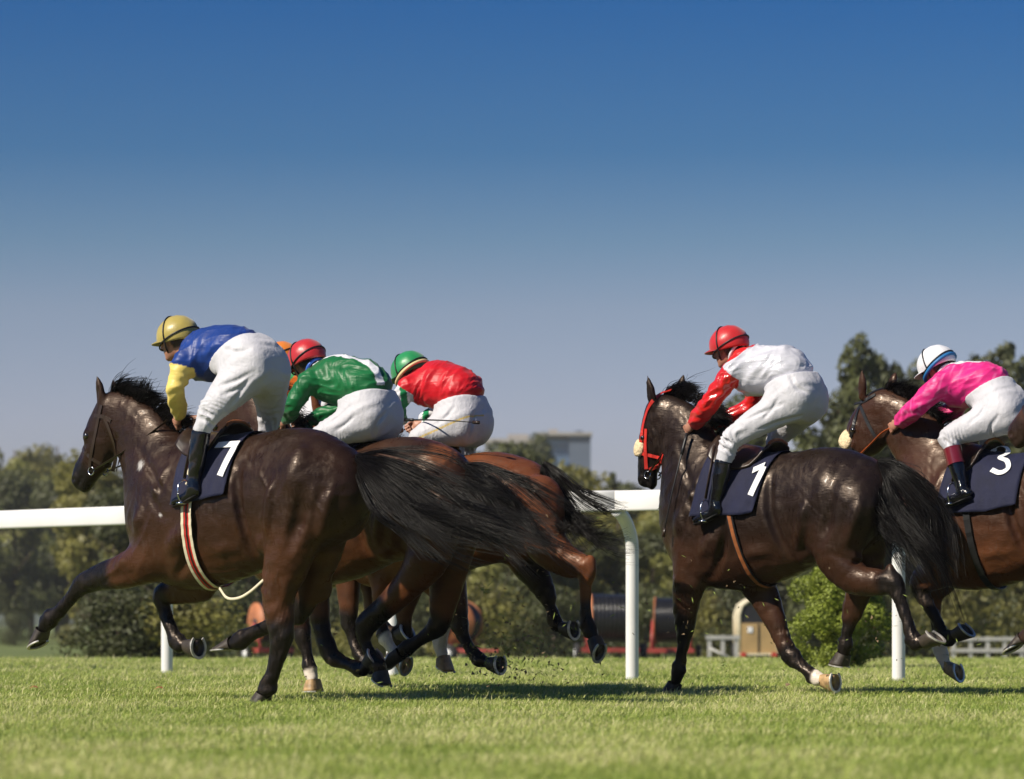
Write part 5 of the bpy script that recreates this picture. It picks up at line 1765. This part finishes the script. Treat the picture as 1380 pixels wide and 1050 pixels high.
nc = number_cloth(A7, (274, 600, 0), (232, 672, .28), (302, 672, .28), (350, 590, 0), phimax=1.42)
digit(A7, [[(295, 604), (310, 603), (325, 602)], [(320, 604), (310, 622), (300, 643)]], .050, nc)
saddle(A7, (266, 592, 0), (322, 590, 0))
girth(A7, (258, 690, .28), (292, 800, 0), .07, 'red', extra=[(.034, .022, 'cream'), (-.034, .022, 'cream'), (0, .012, 'black')], pw=1.0)
q = MB(); q.tube(resamp(np.array([A7['fr'].loc(*p) for p in ((296, 793, .12), (306, 806, .16), (322, 806, .2), (338, 797, .22), (355, 782, .22))]), 16), .006, 6, ry=.010)
q.build('loose_girth_end', M['cream'], A7['root'])
bridle(A7, 'dleather', [(137, 546), (131, 575), (124, 610), (121, 630)], [(128, 560), (140, 562), (150, 568)], .62, (124, 634), 'dleather',
       [(160, 613, .10), (195, 590, .10), (226, 566, .08)], extra=[[(140, 560), (150, 585), (157, 610), (152, 634)]])


# ------------------------------------------------------------------ the other horses
TRUNK = [(1161, 615, 732, .21), (1122, 603, 755, .265), (1080, 608, 766, .25), (1035, 613, 786, .275), (990, 606, 795, .262), (960, 612, 790, .22)]
NECK = [(948, 670, .28, .18), (933, 618, .245, .125), (920, 585, .21, .10), (900, 563, .155, .080)]
HEAD = [(889, 556, .105, .085), (882, 585, .112, .080), (876, 612, .092, .064), (873, 635, .076, .056), (872, 645, .064, .052)]
EARS = [((879, 540), (873, 507), .085), ((914, 530), (922, 504), -.095)]
MUSC = [(1110, 650, .13, .07, .012, 70), (1078, 712, .16, .045, .022, 80), (1150, 705, .14, .045, .022, 72), (1085, 752, .07, .05, .018, 60), (915, 705, .08, .055, .018, 80), (935, 660, .12, .04, .014, 65), (955, 735, .12, .06, .020, 50), (1015, 745, .12, .05, .008, 10)]
HOLL = [([(1040, 640), (1036, 685), (1048, 722), (1064, 750)], .03, .020), ([(1122, 668), (1114, 705), (1104, 738)], .05, .018), ([(1120, 745), (1150, 757), (1180, 763)], .014, .009), ([(980, 700), (974, 742), (958, 778)], .03, .018), ([(922, 662), (942, 700)], .025, .010), ([(915, 600), (925, 640), (935, 665)], .02, .010)]
MANE = ([(894, 528), (923, 530), (950, 552), (972, 586)], [(922, 519, .03), (952, 536, .03), (978, 562, .03), (1000, 592, .03)])
H_TP = [dict(tp=1, a=.15, n=[(1150, 680, .2, .14), (1128, 735, .18, .13), (1150, 778, .10, .08), (1186, 785, .072, .056), (1204, 787, .064, .05), (1214, 812, .040, .035), (1224, 842, .038, .034), (1232, 864, .047, .040), (1242, 866, .037, .035)], hoof=((1244, 865), (1259, 857), 125), hock=[(1199, 768)], dark=4),
        dict(tp=1, a=-.15, n=[(1160, 700, .2, .13), (1165, 762, .14, .1), (1158, 795, .08, .065), (1148, 825, .060, .048), (1142, 850, .038, .034), (1139, 870, .046, .04), (1138, 880, .036, .034)], hoof=((1138, 881), (1133, 897), -80), hock=[(1156, 826)], dark=4)]
FL5 = dict(tp=1, a=.13, n=[(945, 690, .17, .10), (935, 745, .15, .10), (928, 790, .110, .085), (924, 822, .078, .062), (923, 848, .058, .050), (921, 866, .044, .038), (917, 888, .037, .033), (915, 902, .046, .040), (911, 917, .036, .034)], hoof=((910, 921), (905, 936), -90), dark=4)
FR5 = dict(tp=1, a=-.12, n=[(985, 735, .15, .09), (1025, 795, .105, .085), (1044, 835, .067, .056), (1056, 866, .052, .046), (1067, 885, .054, .046), (1083, 900, .039, .035), (1098, 913, .046, .040), (1108, 916, .038, .036)], hoof=((1109, 916), (1128, 917), 177), light=1, sock=6, dark=4)

A1 = dict(O=(905, 23.35) , label='almost black horse with red bridle wearing number cloth 1', h=0.0105, trunk=TRUNK, neck=NECK, head=HEAD, ears=EARS,
    legs=[H_TP[0], H_TP[1], FL5, FR5], coat=(0.014, 0.0085, 0.007), warm=(0.042, 0.018, 0.010), muscles=MUSC, hollows=HOLL,
    veins=[([(930, 700), (922, 730), (928, 760)], .008, .004), ([(880, 580), (884, 600), (878, 618)], .006, .003)],
    marks_and_lit=[(1061, 853, .016, (0.35, 0.28, 0.2))],
    tail=[[(1187, 622, 0), (1215, 626, -.03), (1245, 655, -.05), (1268, 695, -.06), (1282, 740, -.05), (1290, 800, -.03)],
          [(1186, 624, 0), (1205, 640, .03), (1235, 675, .02), (1262, 715, .0), (1275, 760, 0), (1288, 812, .0)],
          [(1184, 626, 0), (1190, 655, .06), (1200, 690, .07), (1225, 722, .07), (1258, 752, .04), (1275, 790, .02)],
          [(1182, 628, 0), (1176, 660, .09), (1180, 690, .10), (1200, 715, .10), (1235, 730, .08), (1290, 745, .02)]],
    tail_n=1600, tail_tp=1, mane=(*MANE, 1200))
horse(A1)

A2 = dict(O=(575, 22.0) , label='dark bay horse beyond horse 7 with its croup behind the long black tail', h=0.013, tf=(1.03, 1.06, 622), trunk=TRUNK, neck=NECK, head=HEAD, ears=EARS,
    legs=[dict(a=.14, n=[(590, 680, .2, .14), (580, 740, .17, .12), (555, 782, .10, .08), (515, 822, .068, .055), (493, 843, .064, .05), (492, 866, .040, .036), (503, 888, .040, .035), (510, 898, .048, .040), (512, 906, .037, .035)], hoof=((513, 905), (516, 920), -62), hock=[(487, 838)]),
          dict(a=-.14, n=[(615, 700, .2, .13), (605, 760, .15, .11), (598, 808, .09, .07), (590, 843, .062, .05), (566, 862, .040, .036), (548, 874, .047, .040), (541, 879, .037, .035)], hoof=((541, 879), (527, 888), -150), hock=[(597, 846)]),
          dict(a=.13, n=[(415, 700, .16, .10), (418, 755, .12, .09), (428, 810, .075, .06), (434, 850, .055, .048), (447, 884, .054, .047), (466, 894, .039, .035), (486, 902, .046, .04), (495, 897, .037, .035)], hoof=((496, 896), (505, 883), 145)),
          dict(a=-.12, n=[(400, 720, .15, .09), (402, 780, .09, .07), (404, 825, .062, .052), (408, 858, .054, .047), (413, 880, .038, .034), (418, 902, .046, .04), (421, 914, .036, .034)], hoof=((422, 916), (424, 931), -92), light=1, sock=5)],
    coat=(0.032, 0.014, 0.008), warm=(0.095, 0.033, 0.013), muscles=MUSC, hollows=HOLL, marks_and_lit=[(1158, 622, .14, (0.18, 0.060, 0.022)), (1145, 690, .12, (0.16, 0.06, 0.025))],  # both brown croup patches paint the sunlit part into the coat colour
    tail=[[(622, 628, 0), (650, 628, -.03), (690, 650, -.06), (725, 680, -.08), (755, 715, -.1), (765, 745, -.1)],
          [(620, 632, 0), (650, 650, .03), (690, 685, .02), (720, 715, .0), (745, 735, 0), (775, 750, .0)],
          [(618, 640, 0), (630, 680, .06), (655, 715, .05), (690, 738, .04), (720, 748, .02), (750, 752, .02)]],
    tail_n=900, mane=(*MANE, 600))
horse(A2)

A3 = dict(O=(700, 22.95) , label='bright bay horse farthest right of the leading group with flying black tail', h=0.013, tf=(1.0, .975, 733), trunk=TRUNK, neck=NECK, head=HEAD, ears=EARS,
    legs=[dict(a=.14, n=[(725, 680, .2, .14), (735, 730, .15, .12), (765, 757, .095, .075), (783, 762, .070, .055), (790, 768, .064, .05), (789, 795, .040, .036), (789, 825, .038, .034), (793, 846, .047, .04), (800, 858, .037, .035)], hoof=((801, 860), (808, 877), -160), hock=[(796, 757)], dark=6),
          dict(a=-.14, n=[(700, 690, .2, .13), (705, 745, .14, .11), (722, 775, .09, .07), (736, 800, .062, .05), (742, 818, .040, .036), (748, 838, .047, .04), (757, 846, .037, .035)], hoof=((758, 846), (775, 846), 176), hock=[(733, 800)], dark=2),
          dict(a=.13, n=[(505, 690, .16, .10), (512, 750, .11, .08), (514, 790, .066, .055), (514, 812, .056, .048), (514, 835, .038, .034), (518, 858, .046, .04), (526, 872, .037, .035), (535, 882, .038, .035)], hoof=((536, 883), (549, 897), -165), sock=5, light=1, dark=5),
          dict(a=-.12, n=[(560, 740, .13, .09), (590, 790, .085, .065), (603, 825, .058, .048), (600, 845, .040, .036), (593, 866, .047, .04), (596, 882, .038, .036)], hoof=((597, 885), (602, 902), -65), sock=3, light=1)],
    coat=(0.125, 0.040, 0.016), warm=(0.15, 0.050, 0.020), muscles=MUSC, hollows=HOLL,
    tail=[[(735, 625, 0), (752, 638, -.03), (775, 668, -.05), (800, 690, -.06), (828, 708, -.06), (850, 690, -.06)],
          [(734, 628, 0), (748, 650, .03), (765, 682, .02), (790, 705, .0), (812, 718, 0), (838, 705, .0)],
          [(732, 632, 0), (738, 665, .05), (752, 698, .05), (775, 715, .04), (800, 722, .02), (826, 716, .02)],
          [(730, 636, 0), (718, 675, .09), (712, 715, .10), (725, 735, .09), (750, 735, .06), (790, 722, .04)]],
    tail_n=900, mane=(*MANE, 500))
horse(A3)

A4 = dict(O=(520, 23.9) , label='bay horse almost wholly hidden behind the leading horses, its legs showing below', h=0.015, tf=(.97, .93, 600), trunk=TRUNK, neck=NECK, head=HEAD, ears=EARS,
    legs=[dict(a=.14, n=[(590, 700, .17, .13), (603, 760, .13, .10), (613, 805, .08, .065), (619, 840, .060, .048), (628, 866, .038, .034), (645, 888, .046, .04), (658, 893, .036, .034)], hoof=((659, 893), (674, 893), 178), hock=[(613, 842)]),
          dict(a=-.14, n=[(560, 720, .17, .12), (555, 780, .1, .08), (545, 825, .06, .05), (548, 855, .038, .034), (540, 870, .045, .04)], hoof=((539, 871), (533, 884), -100)),
          dict(a=.13, n=[(462, 700, .15, .10), (468, 765, .1, .08), (470, 815, .066, .055), (470, 838, .056, .048), (476, 862, .038, .034), (484, 882, .045, .04), (490, 888, .036, .034)], hoof=((491, 888), (500, 896), -170)),
          dict(a=-.12, n=[(480, 720, .14, .09), (500, 790, .07, .06), (504, 830, .055, .046), (520, 846, .038, .034), (536, 856, .045, .04)], hoof=((537, 856), (548, 850), 150))],
    coat=(0.05, 0.020, 0.011), warm=(0.08, 0.03, 0.014), tail=None, mane=(*MANE, 300))
horse(A4)

A5 = dict(O=(1290, 23.6) , label='brown horse at the right edge wearing number cloth 3', h=0.0115, tf=(1.0, .99, 1511), trunk=TRUNK,
    own_head=True,
    neck=[(1262, 668, .27, .17), (1252, 618, .24, .115), (1225, 580, .20, .09), (1200, 556, .150, .080)],
    head=[(1186, 548, .12, .09), (1168, 574, .142, .086), (1154, 602, .110, .066), (1141, 628, .086, .056), (1138, 638, .075, .052)],
    ears=[((1162, 530), (1162, 499), .075), ((1200, 524), (1208, 501), -.095)],
    legs=[H_TP[0], H_TP[1],
          dict(a=.13, n=[(1275, 690, .17, .10), (1275, 745, .14, .10), (1258, 775, .092, .075), (1240, 785, .066, .056), (1243, 802, .050, .043), (1256, 825, .039, .035), (1268, 848, .040, .036), (1276, 860, .047, .04), (1286, 856, .037, .035)], hoof=((1287, 856), (1303, 846), 135), dark=4),
          dict(a=-.12, n=[(1300, 720, .15, .10), (1278, 775, .09, .075), (1260, 800, .060, .050), (1260, 822, .042, .038), (1263, 850, .040, .036), (1266, 872, .047, .042), (1272, 890, .040, .037), (1276, 898, .039, .037)], hoof=((1277, 898), (1291, 904), 168), sock=4, light=1, dark=4)],
    coat=(0.045, 0.019, 0.011), warm=(0.11, 0.040, 0.017), muscles=MUSC, hollows=HOLL[:3],
    tail=[[(1187, 622, 0), (1215, 626, -.03), (1245, 655, -.05), (1282, 740, -.05)], [(1184, 626, 0), (1190, 655, .06), (1200, 690, .07), (1258, 752, .04)]], tail_tp=1, tail_n=400,
    mane=([(1190, 528), (1215, 534), (1240, 550), (1268, 582)], [(1218, 516, .03), (1244, 528, .03), (1268, 548, .03), (1294, 574, .03)], 1100))
horse(A5)

A6 = dict(O=(1400, 22.1) , label='brown muzzle and one fore hoof of a horse entering at the right edge', h=0.013, tf=(1.03, 1.03, 1710), trunk=TRUNK, own_head=True,
    neck=[(1452, 668, .27, .17), (1455, 618, .24, .115), (1458, 575, .20, .09), (1456, 548, .150, .080)],
    head=[(1438, 530, .115, .088), (1414, 546, .122, .084), (1391, 565, .100, .070), (1376, 581, .088, .064), (1373, 586, .074, .056)],
    ears=[((1432, 510), (1430, 482), .075), ((1460, 507), (1466, 480), -.085)],
    legs=[H_TP[0], H_TP[1], dict(a=.13, n=[(1465, 690, .17, .10), (1455, 745, .14, .10), (1435, 790, .092, .075), (1418, 820, .064, .054), (1405, 838, .056, .048), (1394, 850, .040, .036), (1386, 857, .048, .042), (1380, 860, .038, .036)], hoof=((1379, 861), (1362, 876), -118), dark=4), FR5],
    coat=(0.055, 0.024, 0.014), warm=(0.10, 0.036, 0.017), points=(0.035, 0.020, 0.015),
    tail=[[(1187, 622, 0), (1215, 626, -.03), (1245, 655, -.05), (1282, 740, -.05)], [(1184, 626, 0), (1190, 655, .06), (1200, 690, .07), (1258, 752, .04)]], tail_tp=1, tail_n=400,
    mane=([(1450, 512), (1470, 525), (1490, 550), (1505, 585)], [(1475, 500, .03), (1500, 520, .03), (1520, 548, .03), (1535, 580, .03)], 400))
horse(A6)

# ------------------------------------------------------------------ their riders
def jcol1(V, j, fr):
    c = np.tile(np.array([0.60, 0.60, 0.65]), (len(V), 1))
    A, B = fr.loc(1021, 462), fr.loc(986, 528)
    n = np.array([-(B - A)[2], 0, (B - A)[0]]); n /= np.linalg.norm(n)
    if n[0] < 0: n = -n
    w = wav(V, [(0, 0, 1)], 2, 0.15, 0.006)
    m = ((V - A) @ n + w) > 0
    m |= arm_mask(V, j, 0.090, 0.0)
    c[m] = (0.62, 0.012, 0.010)
    return c

R1 = rider(A1, dict(seed=4, fabric='satin', label='jockey in red and white silks and red helmet crouching on horse 1', yaw=8,
    head=(982, 468), pitch=-14, neck=(1000, 480), chest=(1018, 500), waist=(1060, 500), pelvis=(1072, 524), hem=((1110, 494), (1010, 545)),
    shoulder=(986, 503, .19), elbow=(957, 543, .23), wrist=(935, 572, .12), hip=(1066, 540, .09), knee=(988, 590, .25), shin=(975, 622, .28), ankle=(964, 682, .30), toe=(940, 697, .31),
    far_knee=(1048, 590, -.25), far_shin=(1048, 630, -.27),
    creases=[[(1058, 543), (1028, 555), (1003, 566)], [(1082, 560), (1050, 569), (1022, 579)], [(972, 590), (985, 599), (996, 606)], [(968, 600), (980, 607), (990, 613)], [(1050, 535), (1040, 552), (1028, 565)], [(1066, 508), (1074, 522), (1090, 530)]],
    rj=(.175, .162), rp=.170, rh=.155, rth=.122, rk=.078, ra=.064, jcol=jcol1, collar=(0.8, 0.8, 0.82), hcol=(0.52, 0.012, 0.014)))

def jcol2(V, j, fr):
    c = np.tile(np.array([0.004, 0.130, 0.034]), (len(V), 1))
    # white sash along the back
    m = np.zeros(len(V), bool)
    m |= (np.abs(V[:, 1] - 0.045) < 0.028) & (V[:, 2] > j['waist'][2] + 0.02) & ~arm_mask(V, j, 0.09, 0.1)
    c[m] = (0.78, 0.78, 0.82)
    return c

R2 = rider(A2, dict(seed=6, label='jockey in green silks with white sash and red helmet beyond horse 7', yaw=0,
    head=(413, 487), pitch=-22, neck=(431, 501), chest=(455, 513), waist=(493, 524), pelvis=(497, 553), hem=((532, 524), (440, 554)),
    shoulder=(415, 515, .19), elbow=(396, 545, .24), wrist=(386, 565, .11), hip=(492, 563, .09), knee=(432, 590, .25), shin=(420, 625, .28), ankle=(410, 690, .30), toe=(388, 705, .31),
    creases=[[(520, 556), (508, 572), (503, 588)], [(470, 548), (455, 562), (438, 572)], [(478, 560), (465, 572), (452, 580)]],
    rj=(.172, .182), rp=.162, rh=.155, rth=.128, rk=.080, ra=.062, jcol=jcol2, collar=(0.03, 0.13, 0.55), hcol=(0.50, 0.012, 0.018)))

def jcol3(V, j, fr):
    c = np.tile(np.array([0.56, 0.005, 0.013]), (len(V), 1))
    m = arm_mask(V, j, 0.088, 0.05)
    st = np.zeros(len(V), bool)
    for sd in ('', 'f'):
        d, t = seg_d(V, j[sd + 'shoulder'], j[sd + 'elbow']); ang = np.arctan2(V[:, 1] - j[sd + 'shoulder'][1], V[:, 0] - j[sd + 'elbow'][0])
    st = np.sin((V[:, 0] * 0.9 + V[:, 1] * 0.6 - V[:, 2] * 0.1) * 62) > 0
    c[m & st] = (0.75, 0.75, 0.78)
    c[m & ~st] = (0.006, 0.22, 0.07)
    return c

R3 = rider(A3, dict(seed=8, label='jockey in red jersey with green and white striped sleeves and green cap', yaw=5,
    head=(552, 502), pitch=-24, neck=(568, 513), chest=(590, 520), waist=(620, 530), pelvis=(621, 562), hem=((657, 530), (578, 558)),
    shoulder=(548, 524, .19), elbow=(534, 548, .22), wrist=(541, 567, .11), hip=(616, 571, .09), knee=(566, 590, .25), shin=(557, 622, .28), ankle=(548, 690, .30), toe=(526, 703, .31),
    creases=[[(640, 556), (635, 575), (630, 594)], [(612, 548), (600, 562), (585, 573)]],
    rj=(.172, .170), rp=.162, rh=.155, rth=.125, rk=.078, ra=.060, jcol=jcol3, collar=(0.6, 0.03, 0.03), hcol=(0.006, 0.24, 0.065), band=(0.75, 0.58, 0.30), piping=(0.7, 0.5, 0.12)))

def jcol4(V, j, fr):
    c = np.tile(np.array([0.01, 0.25, 0.06]), (len(V), 1))
    m = np.sin((V[:, 0] + V[:, 2] * 0.8) * 34) > 0.1
    c[m] = (0.75, 0.16, 0.02)
    return c

R4 = rider(A4, dict(seed=10, label='jockey with orange helmet glimpsed between the blue and the green jockeys', yaw=0,
    head=(379, 488), pitch=-22, neck=(395, 500), chest=(412, 512), waist=(436, 522), pelvis=(444, 546), hem=((470, 518), (410, 550)),
    shoulder=(382, 512, .19), elbow=(372, 540, .22), wrist=(370, 562, .11), hip=(440, 556, .09), knee=(392, 575, .25), shin=(384, 605, .28), ankle=(375, 665, .30), toe=(356, 678, .31),
    rj=(.160, .160), rp=.155, rh=.15, rth=.125, rk=.078, ra=.060, jcol=jcol4, collar=(0.01, 0.2, 0.05), hcol=(0.72, 0.20, 0.015)))

def jcol5(V, j, fr):
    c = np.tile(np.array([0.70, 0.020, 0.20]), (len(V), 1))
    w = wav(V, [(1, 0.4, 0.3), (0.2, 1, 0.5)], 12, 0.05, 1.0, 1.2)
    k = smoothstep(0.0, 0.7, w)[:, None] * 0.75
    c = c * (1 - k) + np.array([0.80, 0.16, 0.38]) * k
    dn = np.linalg.norm(V - j['neck'], axis=1)
    m = ((np.abs(V[:, 1]) < 0.06) & (V[:, 2] > j['neck'][2] - 0.02) & (dn < 0.30))
    c[m] = (0.78, 0.76, 0.78)
    return c

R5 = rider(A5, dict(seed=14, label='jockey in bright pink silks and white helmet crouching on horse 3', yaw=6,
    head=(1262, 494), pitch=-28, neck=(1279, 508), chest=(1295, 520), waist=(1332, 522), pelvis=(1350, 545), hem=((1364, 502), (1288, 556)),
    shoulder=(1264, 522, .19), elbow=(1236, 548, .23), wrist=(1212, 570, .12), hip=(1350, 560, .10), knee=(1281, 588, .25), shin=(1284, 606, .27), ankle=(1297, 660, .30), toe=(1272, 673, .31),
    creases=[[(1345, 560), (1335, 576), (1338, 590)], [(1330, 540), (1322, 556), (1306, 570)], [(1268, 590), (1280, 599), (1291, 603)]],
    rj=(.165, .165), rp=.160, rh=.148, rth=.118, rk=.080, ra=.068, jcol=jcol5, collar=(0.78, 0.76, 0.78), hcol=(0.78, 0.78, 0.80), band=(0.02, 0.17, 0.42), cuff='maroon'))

# ------------------------------------------------------------------ their tack
nc = number_cloth(A1, (975, 604, 0), (928, 698, .28), (1016, 708, .28), (1062, 604, 0), phimax=1.5)
digit(A1, [[(1017, 637), (1024, 634), (1033, 630)], [(1032, 632), (1023, 650), (1014, 669)]], .046, nc)
saddle(A1, (975, 604, 0), (1050, 604, 0))
girth(A1, (968, 715, .28), (1035, 795, 0), .05, 'black', extra=[(0, .028, 'leather')])
bridle(A1, 'red', [(905, 526), (890, 531), (877, 544), (868, 570), (863, 603)], [(871, 578), (870, 603), (871, 632)], .64, (873, 640), 'dleather',
       [(893, 612, .08), (908, 598, .09), (924, 582, .08)], extra=[[(894, 612), (889, 626), (875, 633)]])
fl = ring_head(A1, .58, 'fleece', 'sheepskin_noseband', tube=.024, arc=1.2, long=.060)
nc = number_cloth(A2, (395, 575, 0), (360, 665, .28), (450, 690, .28), (500, 592, 0), phimax=1.4)
saddle(A2, (405, 585, 0), (488, 588, 0))
girth(A2, (420, 640, 0), (415, 800, 0), .07, 'green')
bridle(A2, 'dleather', [(302, 520), (288, 560), (284, 600)], [(290, 540), (300, 545), (310, 545)], .64, (290, 625), 'green', [(310, 605, .08), (345, 590, .09), (380, 574, .08)])
nc = number_cloth(A3, (530, 590, 0), (480, 680, .28), (580, 690, .28), (612, 600, 0), phimax=1.4)
saddle(A3, (540, 600, 0), (606, 603, 0))
bridle(A3, 'dleather', [(446, 536), (432, 560), (427, 590)], [(430, 550), (440, 555), (450, 555)], .64, (430, 635), 'black', [(460, 600, .08), (500, 585, .09), (535, 574, .08)])
nc = number_cloth(A4, (410, 590, 0), (370, 670, .28), (450, 680, .28), (480, 600, 0), phimax=1.4)
saddle(A4, (415, 600, 0), (470, 603, 0))
bridle(A4, 'dleather', [(320, 545), (305, 575), (302, 600)], [(305, 560), (314, 565), (322, 565)], .64, (303, 645), 'black', [(320, 620, .08), (345, 600, .09), (365, 572, .08)])
nc = number_cloth(A5, (1300, 592, 0), (1258, 690, .28), (1368, 668, .28), (1400, 592, 0), phimax=1.4)
digit(A5, [[(1338, 613), (1345, 607), (1356, 608), (1358, 616), (1348, 621), (1359, 625), (1361, 634), (1350, 640), (1338, 636)]], .036, nc)
saddle(A5, (1300, 596, 0), (1338, 598, 0))
girth(A5, (1292, 700, .28), (1345, 790, 0), .05, 'black')
bridle(A5, 'black', [(1190, 524), (1174, 530), (1160, 545), (1150, 575), (1143, 605)], [(1152, 545), (1162, 542), (1180, 532)], .64, (1146, 625), 'orange',
       [(1172, 600, .08), (1192, 581, .09), (1215, 573, .08)], extra=[[(1160, 548), (1172, 575), (1182, 592)]])
ring_head(A5, .60, 'fleece', 'sheepskin_noseband', tube=.024, arc=1.2, long=.060)

bridle(A6, 'dleather', [(1436, 508), (1418, 530), (1398, 556), (1386, 578)], [(1420, 525), (1430, 522), (1442, 520)], .66, (1386, 592), 'dleather', [(1420, 590, .10), (1450, 575, .10), (1480, 570, .06)])

def whip(fr, pts, label):
    P = resamp(np.array([fr.loc(*p) for p in pts]), 14)
    c = P[0].copy()
    r = empty('riding_whip', fr.O + fr.h * c[0] + fr.L * c[1] + np.array([0, 0, c[2]]), fr.rz)
    tag(r, label, 'whip')
    q = MB(); q.tube(P - c, np.linspace(.007, .0035, 14), 7); q.build('shaft', M['black'], r)
    q = MB(); q.tube(P[:4] - c, .011, 8); q.build('handle', M['black'], r)
    q = MB(); d = (P[-1] - P[-3]); d /= np.linalg.norm(d); q.tube([P[-1] - c, P[-1] - c + d * .06], .006, 5, ry=.012); q.build('flap', M['dleather'], r)
whip(A3['fr'], [(541, 566, .14), (575, 566, .30), (606, 567, .34), (637, 569, .34)], 'thin black whip pointing back across the white breeches of the green-capped jockey')
whip(A1['fr'], [(926, 584, .14), (914, 630, .22), (904, 672, .26), (896, 712, .27)], 'black whip hanging down beside the shoulder of horse 1')
